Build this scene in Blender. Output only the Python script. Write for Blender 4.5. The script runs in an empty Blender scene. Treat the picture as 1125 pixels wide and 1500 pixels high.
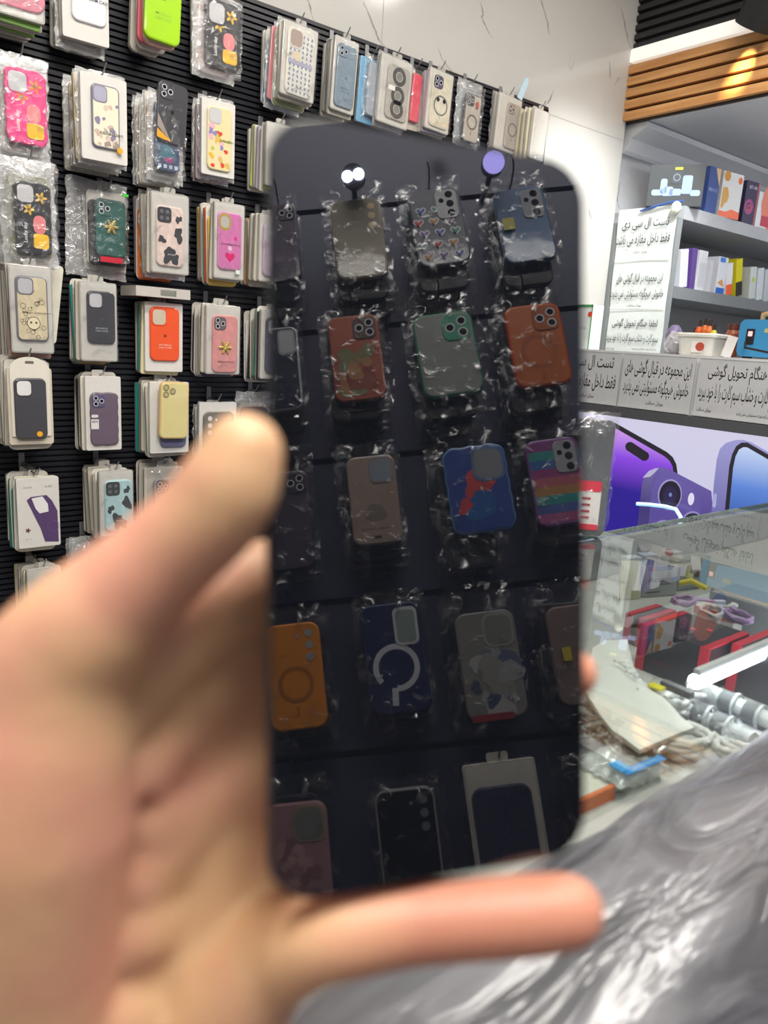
import bpy, bmesh, math, random
from mathutils import Matrix, Vector
rnd = random.Random(7)
PI = math.pi
SC = bpy.context.scene
COL = SC.collection

# ------------------------------------------------------------------ camera
YAW, PITCH, ROLL, FPX = math.radians(50.841), math.radians(-12.753), math.radians(3.557), 1109.4
CAM = Vector((0, 0, 1.35))
_f = Vector((math.cos(PITCH)*math.cos(YAW), math.cos(PITCH)*math.sin(YAW), math.sin(PITCH)))
_r = _f.cross(Vector((0, 0, 1))).normalized()
_u = _r.cross(_f)
_c, _s = math.cos(ROLL), math.sin(ROLL)
CR = _c*_r + _s*_u
CU = -_s*_r + _c*_u
CF = _f
cam_data = bpy.data.cameras.new('camera')
cam = bpy.data.objects.new('camera', cam_data)
COL.objects.link(cam)
cam.matrix_world = Matrix(((CR.x, CU.x, -CF.x, CAM.x), (CR.y, CU.y, -CF.y, CAM.y), (CR.z, CU.z, -CF.z, CAM.z), (0, 0, 0, 1)))
cam_data.sensor_fit = 'VERTICAL'
cam_data.sensor_height = 36.0
cam_data.sensor_width = 27.0
cam_data.lens = FPX*36/1500
cam_data.clip_start = 0.01
cam_data.dof.use_dof = True
cam_data.dof.focus_distance = 1.75
cam_data.dof.aperture_fstop = 7.4
SC.camera = cam

# ------------------------------------------------------------------ world, exposure, light levels
SC.view_settings.view_transform = 'Standard'
SC.view_settings.look = 'None'
SC.view_settings.gamma = 1.0
SC.view_settings.use_curve_mapping = False
SC.view_settings.exposure = 0.8
SC.cycles.max_bounces = 10
SC.cycles.transparent_max_bounces = 24
SC.cycles.caustics_reflective = False
SC.cycles.caustics_refractive = False
SC.cycles.use_denoising = True
world = bpy.data.worlds.new('world')
SC.world = world
world.use_nodes = True
world.node_tree.nodes['Background'].inputs[0].default_value = (0.9, 0.95, 1.0, 1)
world.node_tree.nodes['Background'].inputs[1].default_value = 0.25
E_TUBE = 26.0        # ceiling LED panels
E_STRIP = 0.34        # white LED profile over the timber
E_POSTER = 0.56      # backlit poster
E_COUNTER = 5.0     # LED tube under the counter glass
SPOT_W = 14.0
E_FILL = 12.0        # added fill tube by the shelves, out of view
WASH_W = 70.0        # added spotlight on the marble, out of view

# ------------------------------------------------------------------ rays onto real planes
def ray(x, y):
    return (CR*((x-562.5)/FPX) - CU*((y-750)/FPX) + CF)
def on(x, y, axis, val):
    d = ray(x, y)
    return CAM + d*((val-CAM[axis])/d[axis])
def at(x, y, depth):
    return CAM + ray(x, y)*depth
PH_C = Vector((0.1117, 0.1183, 1.3149))
PH_R = Vector((0.9414, -0.3368, -0.0163)).normalized()
PH_IN = Vector((0.3241, 0.9171, -0.2320))
PH_IN = (PH_IN - PH_R*PH_IN.dot(PH_R)).normalized()
PH_UP = PH_R.cross(-PH_IN).normalized() * -1
if PH_UP.z < 0: PH_UP = -PH_UP
PH_N = -PH_IN
def mirrored(x, y, yv):
    d = ray(x, y)
    P = CAM + d*(((PH_C-CAM).dot(PH_N))/d.dot(PH_N))
    q = d - PH_N*(2*d.dot(PH_N))
    return P + q*((yv-P.y)/q.y)

# ------------------------------------------------------------------ materials
def lin(h):
    if isinstance(h, tuple): return h
    h = h.lstrip('#')
    o = []
    for i in (0, 2, 4):
        c = int(h[i:i+2], 16)/255
        o.append(c/12.92 if c <= 0.04045 else ((c+0.055)/1.055)**2.4)
    return tuple(o)
MATS = {}
def nt(name):
    m = bpy.data.materials.new(name)
    m.use_nodes = True
    t = m.node_tree
    b = t.nodes['Principled BSDF']
    return m, t, b
def mat(col, rough=0.45, metal=0.0, coat=0.0, bump=0.0, bscale=60, spec=0.5, var=0.0, sss=0.0):
    key = (col, rough, metal, coat, bump, bscale, spec, var, sss)
    if key in MATS: return MATS[key]
    m, t, b = nt('surface %d' % len(MATS))
    c = lin(col)
    b.inputs['Base Color'].default_value = (*c, 1)
    b.inputs['Roughness'].default_value = rough
    b.inputs['Metallic'].default_value = metal
    b.inputs['Coat Weight'].default_value = coat
    b.inputs['Coat Roughness'].default_value = 0.08
    b.inputs['Specular IOR Level'].default_value = spec
    n = t.nodes.new('ShaderNodeTexNoise')
    co = t.nodes.new('ShaderNodeTexCoord')
    t.links.new(co.outputs['Object'], n.inputs['Vector'])
    n.inputs['Scale'].default_value = bscale
    n.inputs['Detail'].default_value = 3
    if bump:
        bp = t.nodes.new('ShaderNodeBump')
        bp.inputs['Strength'].default_value = bump
        bp.inputs['Distance'].default_value = 0.004
        t.links.new(n.outputs['Fac'], bp.inputs['Height'])
        t.links.new(bp.outputs['Normal'], b.inputs['Normal'])
        t.links.new(bp.outputs['Normal'], b.inputs['Coat Normal'])
    mx = t.nodes.new('ShaderNodeMix')
    mx.data_type = 'RGBA'
    v = var if var else 0.06
    mx.inputs[6].default_value = (*[x*(1-v) for x in c], 1)
    mx.inputs[7].default_value = (*[min(1, x*(1+v)) for x in c], 1)
    t.links.new(n.outputs['Fac'], mx.inputs[0])
    t.links.new(mx.outputs[2], b.inputs['Base Color'])
    if sss:
        b.inputs['Subsurface Weight'].default_value = sss
        b.inputs['Subsurface Radius'].default_value = (0.006, 0.003, 0.0015)
        b.inputs['Subsurface Scale'].default_value = 1.0
    MATS[key] = m
    return m
def glow(col, strength):
    key = ('glow', col, strength)
    if key in MATS: return MATS[key]
    m, t, b = nt('lamp %d' % len(MATS))
    b.inputs['Base Color'].default_value = (0.8, 0.8, 0.8, 1)
    b.inputs['Emission Color'].default_value = (*lin(col), 1)
    b.inputs['Emission Strength'].default_value = strength
    MATS[key] = m
    return m
def backlit(col_a, col_b, vec_axis, lo, hi, col_mid=None):
    """printed gradient on the backlit poster, along a world direction"""
    m, t, b = nt('backlit print %d' % len(MATS))
    MATS[('bl', len(MATS))] = m
    co = t.nodes.new('ShaderNodeTexCoord')
    vm = t.nodes.new('ShaderNodeVectorMath'); vm.operation = 'DOT_PRODUCT'
    vm.inputs[1].default_value = vec_axis
    t.links.new(co.outputs['Object'], vm.inputs[0])
    mr = t.nodes.new('ShaderNodeMapRange')
    mr.inputs[1].default_value = lo; mr.inputs[2].default_value = hi
    t.links.new(vm.outputs['Value'], mr.inputs[0])
    rp = t.nodes.new('ShaderNodeValToRGB')
    rp.color_ramp.elements[0].color = (*lin(col_a), 1)
    rp.color_ramp.elements[1].color = (*lin(col_b), 1)
    if col_mid:
        e = rp.color_ramp.elements.new(0.5); e.color = (*lin(col_mid), 1)
    t.links.new(mr.outputs[0], rp.inputs[0])
    b.inputs['Base Color'].default_value = (0.02, 0.02, 0.02, 1)
    b.inputs['Roughness'].default_value = 0.25
    t.links.new(rp.outputs[0], b.inputs['Emission Color'])
    b.inputs['Emission Strength'].default_value = E_POSTER
    return m
def film_mat(name, base=0.07, wrinkle=0.5, scale=45, rough=0.14, tint=(0.97, 0.97, 0.97), haze=0.0, bump=0.7, stretch=(1, 1, 1), lo=0.56, hi=0.74):
    m, t, b = nt(name)
    t.nodes.remove(b)
    out = t.nodes['Material Output']
    tr = t.nodes.new('ShaderNodeBsdfTransparent'); tr.inputs[0].default_value = (*tint, 1)
    gl = t.nodes.new('ShaderNodeBsdfGlossy'); gl.inputs['Roughness'].default_value = rough
    gl.inputs[0].default_value = (0.95, 0.96, 0.97, 1)
    df = t.nodes.new('ShaderNodeBsdfDiffuse'); df.inputs[0].default_value = (0.8, 0.8, 0.79, 1)
    n = t.nodes.new('ShaderNodeTexNoise'); n.inputs['Scale'].default_value = scale; n.inputs['Detail'].default_value = 4
    n.inputs['Distortion'].default_value = 1.2
    co = t.nodes.new('ShaderNodeTexCoord')
    mp = t.nodes.new('ShaderNodeMapping'); mp.inputs['Scale'].default_value = stretch
    t.links.new(co.outputs['Object'], mp.inputs[0]); t.links.new(mp.outputs[0], n.inputs['Vector'])
    bp = t.nodes.new('ShaderNodeBump'); bp.inputs['Strength'].default_value = bump; bp.inputs['Distance'].default_value = 0.01
    t.links.new(n.outputs['Fac'], bp.inputs['Height']); t.links.new(bp.outputs['Normal'], gl.inputs['Normal'])
    mr = t.nodes.new('ShaderNodeMapRange')
    mr.inputs[1].default_value = lo; mr.inputs[2].default_value = hi
    mr.inputs[3].default_value = base; mr.inputs[4].default_value = wrinkle
    t.links.new(n.outputs['Fac'], mr.inputs[0])
    m1 = t.nodes.new('ShaderNodeMixShader'); m2 = t.nodes.new('ShaderNodeMixShader')
    m1.inputs[0].default_value = haze
    t.links.new(tr.outputs[0], m1.inputs[1]); t.links.new(df.outputs[0], m1.inputs[2])
    t.links.new(mr.outputs[0], m2.inputs[0]); t.links.new(m1.outputs[0], m2.inputs[1]); t.links.new(gl.outputs[0], m2.inputs[2])
    t.links.new(m2.outputs[0], out.inputs[0])
    return m
FILM = film_mat('clear plastic film', 0.04, 0.42, 38, haze=0.03)
LID = film_mat('clear box lid', 0.03, 0.24, 16, rough=.10, haze=0.015, bump=.3)
FILM_HAZY = film_mat('cloudy plastic film', 0.10, 0.5, 50, haze=0.28)
FILM_DARK = film_mat('thin plastic film', 0.004, 0.46, 40, haze=0.0, lo=.57, hi=.72)

def marble_mat():
    m, t, b = nt('polished white marble')
    co = t.nodes.new('ShaderNodeTexCoord')
    mp = t.nodes.new('ShaderNodeMapping'); mp.inputs['Rotation'].default_value = (0, -0.45, 0); mp.inputs['Scale'].default_value = (1.5, 1, 0.5)
    t.links.new(co.outputs['Object'], mp.inputs[0])
    n = t.nodes.new('ShaderNodeTexNoise'); n.inputs['Scale'].default_value = 1.7; n.inputs['Detail'].default_value = 4; n.inputs['Roughness'].default_value = 0.5
    n.inputs['Distortion'].default_value = 0.6
    t.links.new(mp.outputs[0], n.inputs['Vector'])
    a = t.nodes.new('ShaderNodeMath'); a.operation = 'SUBTRACT'; a.inputs[1].default_value = 0.5
    t.links.new(n.outputs['Fac'], a.inputs[0])
    ab = t.nodes.new('ShaderNodeMath'); ab.operation = 'ABSOLUTE'; t.links.new(a.outputs[0], ab.inputs[0])
    mr = t.nodes.new('ShaderNodeMapRange'); mr.inputs[1].default_value = 0.0; mr.inputs[2].default_value = 0.007
    mr.inputs[3].default_value = 1; mr.inputs[4].default_value = 0
    t.links.new(ab.outputs[0], mr.inputs[0])
    n2 = t.nodes.new('ShaderNodeTexNoise'); n2.inputs['Scale'].default_value = 3.1; n2.inputs['Detail'].default_value = 2
    t.links.new(co.outputs['Object'], n2.inputs['Vector'])
    mk = t.nodes.new('ShaderNodeMapRange'); mk.inputs[1].default_value = 0.58; mk.inputs[2].default_value = 0.70
    t.links.new(n2.outputs['Fac'], mk.inputs[0])
    mu = t.nodes.new('ShaderNodeMath'); mu.operation = 'MULTIPLY'
    t.links.new(mr.outputs[0], mu.inputs[0]); t.links.new(mk.outputs[0], mu.inputs[1])
    mx = t.nodes.new('ShaderNodeMix'); mx.data_type = 'RGBA'
    mx.inputs[6].default_value = (0.60, 0.585, 0.55, 1); mx.inputs[7].default_value = (0.17, 0.17, 0.17, 1)
    t.links.new(mu.outputs[0], mx.inputs[0])
    t.links.new(mx.outputs[2], b.inputs['Base Color'])
    b.inputs['Roughness'].default_value = 0.12
    b.inputs['Specular IOR Level'].default_value = 0.45
    return m
def wood_mat():
    m, t, b = nt('oiled pine slat')
    co = t.nodes.new('ShaderNodeTexCoord')
    mp = t.nodes.new('ShaderNodeMapping'); mp.inputs['Scale'].default_value = (40, 3, 40)
    t.links.new(co.outputs['Object'], mp.inputs[0])
    n = t.nodes.new('ShaderNodeTexNoise'); n.inputs['Scale'].default_value = 1.0; n.inputs['Detail'].default_value = 5
    t.links.new(mp.outputs[0], n.inputs['Vector'])
    rp = t.nodes.new('ShaderNodeValToRGB')
    rp.color_ramp.elements[0].position = 0.3; rp.color_ramp.elements[0].color = (*lin('c68850'), 1)
    rp.color_ramp.elements[1].position = 0.75; rp.color_ramp.elements[1].color = (*lin('e6b074'), 1)
    t.links.new(n.outputs['Fac'], rp.inputs[0]); t.links.new(rp.outputs[0], b.inputs['Base Color'])
    b.inputs['Roughness'].default_value = 0.4
    return m
def skin_mat():
    m, t, b = nt('skin')
    co = t.nodes.new('ShaderNodeTexCoord')
    n = t.nodes.new('ShaderNodeTexNoise'); n.inputs['Scale'].default_value = 32; n.inputs['Detail'].default_value = 2
    t.links.new(co.outputs['Object'], n.inputs['Vector'])
    rp = t.nodes.new('ShaderNodeValToRGB')
    rp.color_ramp.elements[0].position = 0.38; rp.color_ramp.elements[0].color = (*lin('deb48a'), 1)
    rp.color_ramp.elements[1].position = 0.66; rp.color_ramp.elements[1].color = (*lin('d79c84'), 1)
    # fingers are pinker than palm and thumb, also darkened for the phone's shade
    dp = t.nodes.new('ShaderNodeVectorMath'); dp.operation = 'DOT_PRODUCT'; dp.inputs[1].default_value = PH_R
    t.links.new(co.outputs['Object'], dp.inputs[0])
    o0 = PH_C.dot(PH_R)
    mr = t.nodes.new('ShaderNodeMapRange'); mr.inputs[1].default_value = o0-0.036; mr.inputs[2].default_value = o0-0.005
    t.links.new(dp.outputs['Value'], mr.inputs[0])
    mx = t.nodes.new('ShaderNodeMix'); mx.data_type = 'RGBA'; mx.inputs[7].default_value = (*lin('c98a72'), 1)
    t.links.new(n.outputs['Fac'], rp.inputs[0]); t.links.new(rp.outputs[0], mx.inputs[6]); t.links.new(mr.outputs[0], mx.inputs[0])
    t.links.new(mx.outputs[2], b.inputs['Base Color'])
    b.inputs['Roughness'].default_value = 0.5
    b.inputs['Subsurface Weight'].default_value = 0.25
    b.inputs['Subsurface Radius'].default_value = (0.010, 0.004, 0.002)
    b.inputs['Subsurface Scale'].default_value = 1.0
    w = t.nodes.new('ShaderNodeTexNoise'); w.inputs['Scale'].default_value = 260
    t.links.new(co.outputs['Object'], w.inputs['Vector'])
    bp = t.nodes.new('ShaderNodeBump'); bp.inputs['Strength'].default_value = 0.15; bp.inputs['Distance'].default_value = 0.001
    t.links.new(w.outputs['Fac'], bp.inputs['Height']); t.links.new(bp.outputs['Normal'], b.inputs['Normal'])
    return m
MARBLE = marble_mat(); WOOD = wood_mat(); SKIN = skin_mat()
def glass_mat():
    m, t, b = nt('counter glass')
    t.nodes.remove(b)
    out = t.nodes['Material Output']
    tr = t.nodes.new('ShaderNodeBsdfTransparent'); tr.inputs[0].default_value = (0.90, 0.96, 0.94, 1)
    gl = t.nodes.new('ShaderNodeBsdfGlossy'); gl.inputs['Roughness'].default_value = 0.015
    fr = t.nodes.new('ShaderNodeFresnel'); fr.inputs[0].default_value = 2.3
    mx = t.nodes.new('ShaderNodeMixShader')
    t.links.new(fr.outputs[0], mx.inputs[0]); t.links.new(tr.outputs[0], mx.inputs[1]); t.links.new(gl.outputs[0], mx.inputs[2])
    t.links.new(mx.outputs[0], out.inputs[0])
    return m
GLASS = glass_mat()

# ------------------------------------------------------------------ mesh building
class MB:
    def __init__(s):
        s.v = []; s.f = []; s.mi = []; s.sm = []; s.mats = []; s.xf = Matrix.Identity(4)
    def m(s, material):
        if material not in s.mats: s.mats.append(material)
        return s.mats.index(material)
    def add(s, vs, fs, material, smooth=False):
        o = len(s.v); k = s.m(material)
        s.v += [tuple(s.xf @ Vector(p)) for p in vs]
        for f in fs:
            s.f.append(tuple(i+o for i in f)); s.mi.append(k); s.sm.append(smooth)
    def poly(s, pts, material):
        s.add(pts, [tuple(range(len(pts)))], material)
    def box(s, c, d, material, rot=None):
        x, y, z = d[0]/2, d[1]/2, d[2]/2
        vs = [(a*x, b*y, e*z) for a in (-1, 1) for b in (-1, 1) for e in (-1, 1)]
        if rot is not None: vs = [tuple(rot @ Vector(p)) for p in vs]
        vs = [(p[0]+c[0], p[1]+c[1], p[2]+c[2]) for p in vs]
        s.add(vs, [(0, 1, 3, 2), (4, 6, 7, 5), (0, 4, 5, 1), (2, 3, 7, 6), (0, 2, 6, 4), (1, 5, 7, 3)], material)
    def rings(s, rings, material, cap0=True, cap1=True, smooth=False, closed=True):
        n = len(rings[0]); vs = [p for r in rings for p in r]; fs = []
        for k in range(len(rings)-1):
            for i in range(n if closed else n-1):
                j = (i+1) % n
                fs.append((k*n+i, k*n+j, (k+1)*n+j, (k+1)*n+i))
        s.add(vs, fs, material, smooth)
        if cap0: s.add(rings[0][::-1], [tuple(range(n))], material)
        if cap1: s.add(rings[-1], [tuple(range(n))], material)
    def prism(s, pts, z0, z1, material, bevel=0.0, face_mat=None):
        r = [[(x, y, z0) for x, y in pts]]
        if bevel:
            b = bevel
            ins = inset(pts, b*0.35); r.append([(x, y, z1-b) for x, y in pts]); r.append([(x, y, z1-b*0.3) for x, y in ins])
            ins2 = inset(pts, b); r.append([(x, y, z1) for x, y in ins2])
        else: r.append([(x, y, z1) for x, y in pts])
        s.rings(r, material, True, face_mat is None)
        if face_mat is not None: s.add(r[-1], [tuple(range(len(pts)))], face_mat)
    def tube(s, path, rad, material, n=8, closed=False, smooth=True):
        path = [Vector(p) for p in path]; rs = []
        N = len(path)
        prev = None
        for i, p in enumerate(path):
            if closed: d = path[(i+1) % N]-path[i-1]
            else: d = path[min(i+1, N-1)]-path[max(i-1, 0)]
            d.normalize()
            if prev is None:
                a = d.cross(Vector((0, 0, 1)))
                if a.length < 0.1: a = d.cross(Vector((1, 0, 0)))
            else: a = prev - d*prev.dot(d)
            a.normalize(); prev = a; b = d.cross(a)
            r = rad[i] if isinstance(rad, (list, tuple)) else rad
            rs.append([tuple(p+(a*math.cos(2*PI*k/n)+b*math.sin(2*PI*k/n))*r) for k in range(n)])
        if closed: rs.append(rs[0]); s.rings(rs, material, False, False, smooth)
        else: s.rings(rs, material, True, True, smooth)
    def disc(s, cx, cy, r, z, material, n=18, rx=None):
        s.add([(cx+(rx or r)*math.cos(2*PI*k/n), cy+r*math.sin(2*PI*k/n), z) for k in range(n)], [tuple(range(n))], material)
    def annulus(s, cx, cy, r0, r1, z, material, n=28, a0=0, a1=2*PI):
        vs = []; fs = []; full = abs(a1-a0-2*PI) < 1e-6
        for k in range(n+1):
            a = a0+(a1-a0)*k/n
            vs += [(cx+r0*math.cos(a), cy+r0*math.sin(a), z), (cx+r1*math.cos(a), cy+r1*math.sin(a), z)]
        for k in range(n): fs.append((2*k, 2*k+1, 2*k+3, 2*k+2))
        s.add(vs, fs, material)
    def text(s, body, x, y, w, h, z, material):
        """lettering fitted into a w x h box centred on x,y"""
        vs, fs = glyphs(body)
        if not vs: return
        x0 = min(p[0] for p in vs); x1 = max(p[0] for p in vs); y0 = min(p[1] for p in vs); y1 = max(p[1] for p in vs)
        s.add([(x+((p[0]-x0)/(x1-x0)-0.5)*w, y+((p[1]-y0)/(y1-y0)-0.5)*h, z) for p in vs], fs, material)
    def build(s, name, parent=None, loc=None):
        me = bpy.data.meshes.new(name)
        me.from_pydata(s.v, [], s.f)
        for k in s.mats: me.materials.append(k)
        me.polygons.foreach_set('material_index', s.mi)
        me.polygons.foreach_set('use_smooth', s.sm)
        me.update()
        o = bpy.data.objects.new(name, me)
        COL.objects.link(o)
        if parent is not None: o.parent = parent
        if loc is not None: o.location = loc
        return o
def inset(pts, d):
    n = len(pts); out = []
    for i in range(n):
        a, b, c = pts[i-1], pts[i], pts[(i+1) % n]
        e1 = (b[0]-a[0], b[1]-a[1]); e2 = (c[0]-b[0], c[1]-b[1])
        l1 = math.hypot(*e1) or 1; l2 = math.hypot(*e2) or 1
        nx = -(e1[1]/l1+e2[1]/l2); ny = (e1[0]/l1+e2[0]/l2); l = math.hypot(nx, ny) or 1
        out.append((b[0]+nx/l*d, b[1]+ny/l*d))
    return out
def rrect(w, h, r, n=5, cx=0, cy=0, wave=0, waves=9):
    o = []
    for qx, qy, a0 in ((1, 1, 0), (-1, 1, PI/2), (-1, -1, PI), (1, -1, 3*PI/2)):
        for k in range(n+1):
            a = a0+PI/2*k/n
            o.append((cx+qx*(w/2-r)+r*math.cos(a), cy+qy*(h/2-r)+r*math.sin(a)))
    if wave:
        d = []
        for i in range(len(o)):
            a, b = o[i], o[(i+1) % len(o)]
            L = math.hypot(b[0]-a[0], b[1]-a[1]); k = max(1, int(L/0.004))
            for j in range(k): d.append((a[0]+(b[0]-a[0])*j/k, a[1]+(b[1]-a[1])*j/k))
        o2 = []; s = 0
        for i, p in enumerate(d):
            q = d[(i+1) % len(d)]; t = (q[0]-p[0], q[1]-p[1]); l = math.hypot(*t) or 1; s += l
            a = wave*math.sin(s*2*PI/0.028); o2.append((p[0]+t[1]/l*a, p[1]-t[0]/l*a))
        o = o2
    return o
def blob(cx, cy, r, seed=0, n=16, amp=0.35, sy=1.0):
    g = random.Random(seed); ph = [g.uniform(0, 6.3) for _ in range(3)]
    o = []
    for k in range(n):
        a = 2*PI*k/n
        rr = r*(1+amp*(0.5*math.sin(2*a+ph[0])+0.35*math.sin(3*a+ph[1])+0.25*math.sin(5*a+ph[2])))
        o.append((cx+rr*math.cos(a), cy+rr*sy*math.sin(a)))
    return o
def flower(cx, cy, r, petals=5):
    return [(cx+r*(0.68+0.32*math.cos(petals*2*PI*k/40))*math.cos(2*PI*k/40), cy+r*(0.68+0.32*math.cos(petals*2*PI*k/40))*math.sin(2*PI*k/40)) for k in range(40)]
GL = {}
def glyphs(body):
    if body in GL: return GL[body]
    c = bpy.data.curves.new('lettering', 'FONT'); c.body = body; c.resolution_u = 2; c.offset = .004
    o = bpy.data.objects.new('lettering', c); COL.objects.link(o)
    dg = bpy.context.evaluated_depsgraph_get()
    ev = o.evaluated_get(dg); me = ev.to_mesh()
    r = ([tuple(v.co) for v in me.vertices], [tuple(p.vertices) for p in me.polygons])
    ev.to_mesh_clear(); bpy.data.objects.remove(o); bpy.data.curves.remove(c)
    GL[body] = r
    return r
_F = {'ا': (0xFE8D, 2), 'ب': (0xFE8F, 4), 'پ': (0xFB56, 4), 'ت': (0xFE95, 4), 'ج': (0xFE9D, 4), 'چ': (0xFB7A, 4), 'ح': (0xFEA1, 4),
      'خ': (0xFEA5, 4), 'د': (0xFEA9, 2), 'ذ': (0xFEAB, 2), 'ر': (0xFEAD, 2), 'ز': (0xFEAF, 2), 'س': (0xFEB1, 4), 'ش': (0xFEB5, 4),
      'ص': (0xFEB9, 4), 'ط': (0xFEC1, 4), 'ع': (0xFEC9, 4), 'غ': (0xFECD, 4), 'ف': (0xFED1, 4), 'ق': (0xFED5, 4), 'ک': (0xFB8E, 4),
      'گ': (0xFB92, 4), 'ل': (0xFEDD, 4), 'م': (0xFEE1, 4), 'ن': (0xFEE5, 4), 'و': (0xFEED, 2), 'ه': (0xFEE9, 4), 'ی': (0xFBFC, 4), 'ئ': (0xFE89, 4)}
def persian(t):
    """joined letter forms in visual order"""
    o = []
    for i, ch in enumerate(t):
        if ch not in _F: o.append(ch); continue
        base, k = _F[ch]
        pv = i > 0 and t[i-1] in _F and _F[t[i-1]][1] == 4
        nx = k == 4 and i+1 < len(t) and t[i+1] in _F
        o.append(chr(base+(3 if pv and nx else 1 if pv else 2 if nx else 0)))
    return ''.join(reversed(o))
def thing(name, label, cat, loc=(0, 0, 0), group=None, M=None):
    o = bpy.data.objects.new(name, None); COL.objects.link(o)
    o.empty_display_size = 0.03
    if M is not None: o.matrix_world = M
    else: o.location = loc
    return tag(o, label, cat, group)
def tag(o, label, cat, group=None, kind=None):
    o['label'] = label; o['category'] = cat
    if group: o['group'] = group
    if kind: o['kind'] = kind
    return o
def struct(o, label=None, cat=None):
    o['kind'] = 'structure'
    if label: o['label'] = label
    if cat: o['category'] = cat
    return o
def clone(o, M=None, label=None, group=None, parent=None):
    c = o.copy(); COL.objects.link(c)
    if parent is not None: c.parent = parent
    if M is not None: c.matrix_world = M
    if label: c['label'] = label
    if group: c['group'] = group
    for ch in o.children: clone(ch, parent=c)
    return c
FACE_L = Matrix.Rotation(PI/2, 4, 'X')                                   # local x,y,z -> +X,+Z,-Y (hangs on the left wall)
FACE_R = Matrix.Rotation(PI, 4, 'Z') @ Matrix.Rotation(PI/2, 4, 'X')     # local x,y,z -> -X,+Z,+Y (hangs on the wall opposite)
FACE_X = Matrix(((0, 0, -1, 0), (-1, 0, 0, 0), (0, 1, 0, 0), (0, 0, 0, 1)))  # local x,y,z -> -Y,+Z,-X (faces the entrance)
# ------------------------------------------------------------------ the room
YW, YR, ZC, XC = 1.95, -1.0, 2.95, 2.67
X0, X1 = -1.5, 4.3
WHITE = mat('d9d7d2', 0.6); PLASTER = mat('c9c8c6', 0.7, bump=0.05)
b = MB(); b.poly([(X0, YR, 0), (X1, YR, 0), (X1, YW+0.06, 0), (X0, YW+0.06, 0)], mat('8f8b86', 0.35)); struct(b.build('floor'))
b = MB(); b.poly([(X0, YR, ZC), (X0, YW+0.06, ZC), (X1, YW+0.06, ZC), (X1, YR, ZC)], WHITE); struct(b.build('ceiling'))
b = MB(); b.box(((X0+XC)/2, YW+0.03, ZC/2), (XC-X0, 0.06, ZC), MARBLE)
VEIN = mat('8d8a86', 0.3); g = random.Random(2)
for vv in (((532, 2), (540, 21), (550, 46), (555, 58), (571, 78)), ((703, 4), (708, 21), (706, 24), (714, 44), (721, 56)), ((790, -8), (799, 17), (805, 50)), ((642, 70), (647, 86), (657, 98), (670, 113)),
           ((898, -4), (912, 18), (916, 40), (921, 61), (929, 92)), ((900, 126), (906, 115), (915, 117), (923, 124)), ((794, 161), (803, 150), (811, 132)), ((893, 89), (894, 115)), ((907, 267), (904, 294), (910, 312)), ((862, 306), (866, 322)), ((440, -30), (452, 4), (460, 30))):
    pts = []
    for (xa, ya), (xb_, yb) in zip(vv[:-1], vv[1:]):
        for k in range(4): pts.append(on(xa+(xb_-xa)*k/4+g.uniform(-1, 1), ya+(yb-ya)*k/4+g.uniform(-1, 1), 1, YW-.0004))
    pts.append(on(*vv[-1], 1, YW-.0004)); n = len(pts)
    ws = [g.uniform(.0014, .0042)*(.3+.7*math.sin(PI*(i+.6)/(n+.2))) for i in range(n)]
    b.add([(p.x-w, p.y, p.z) for p, w in zip(pts, ws)]+[(p.x+w, p.y, p.z) for p, w in zip(pts, ws)], [(i, n+i, n+i+1, i+1) for i in range(n-1)], VEIN)
struct(b.build('wall_left'), 'white grey-veined marble wall above the black slatted panel', 'wall')
# joints between the marble slabs
b = MB()
for xs in (0.25, 1.47): b.box((xs, YW-0.0002, 2.56), (0.0022, 0.0006, 0.78), mat('a9a7a2', 0.6))
for zs in (2.36,): b.box((2.43, YW-0.0002, zs-0.2), (0.48, 0.0006, 0.0022), mat('a9a7a2', 0.6))
struct(b.build('trim_1'))
b = MB(); b.box(((XC+X1)/2, YW+0.05, ZC/2), (X1-XC, 0.02, ZC), mat('c4c5c8', 0.6)); struct(b.build('wall_alcove'))
b = MB(); b.box(((X0+X1)/2, YR-0.03, ZC/2), (X1-X0, 0.06, ZC), PLASTER); struct(b.build('wall_rear'))
b = MB(); b.box((X0-0.03, (YR+YW)/2, ZC/2), (0.06, YW-YR+0.1, ZC), PLASTER); struct(b.build('wall_back'))
b = MB(); b.box((X1+0.03, (YR+YW)/2, ZC/2), (0.06, YW-YR+0.1, ZC), mat('b9babd', 0.7)); struct(b.build('wall_front'))

# black ribbed panel behind the packs
BLK = mat('25262d', 0.38); BLK2 = mat('191a20', 0.5)
def ribbed(name, x0, x1, z0, z1, y, pitch, material):
    prof = []; z = z0
    while z < z1:
        prof += [(y, z), (y, z+pitch*0.62), (y+0.009, z+pitch*0.7), (y+0.009, z+pitch*0.93)]; z += pitch
    prof.append((y, z1))
    q = MB(); n = len(prof)
    vs = [(x0, p[0], p[1]) for p in prof]+[(x1, p[0], p[1]) for p in prof]
    q.add(vs, [(i, n+i, n+i+1, i+1) for i in range(n-1)], material)
    q.box(((x0+x1)/2, y+0.0125, (z0+z1)/2), (x1-x0, 0.005, z1-z0), BLK2)
    for xe in (x0-0.001, x1+0.001): q.box((xe, y+0.0075, (z0+z1)/2), (0.002, 0.0148, z1-z0), BLK2)
    return q.build(name)
o = ribbed('slat_panel', X0+0.02, 2.2, 0.12, 2.167, YW-0.016, 0.0142, BLK)
tag(o, 'black horizontally ribbed display panel under the marble, covered in hanging phone cases', 'wall panel', kind='structure')

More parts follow.
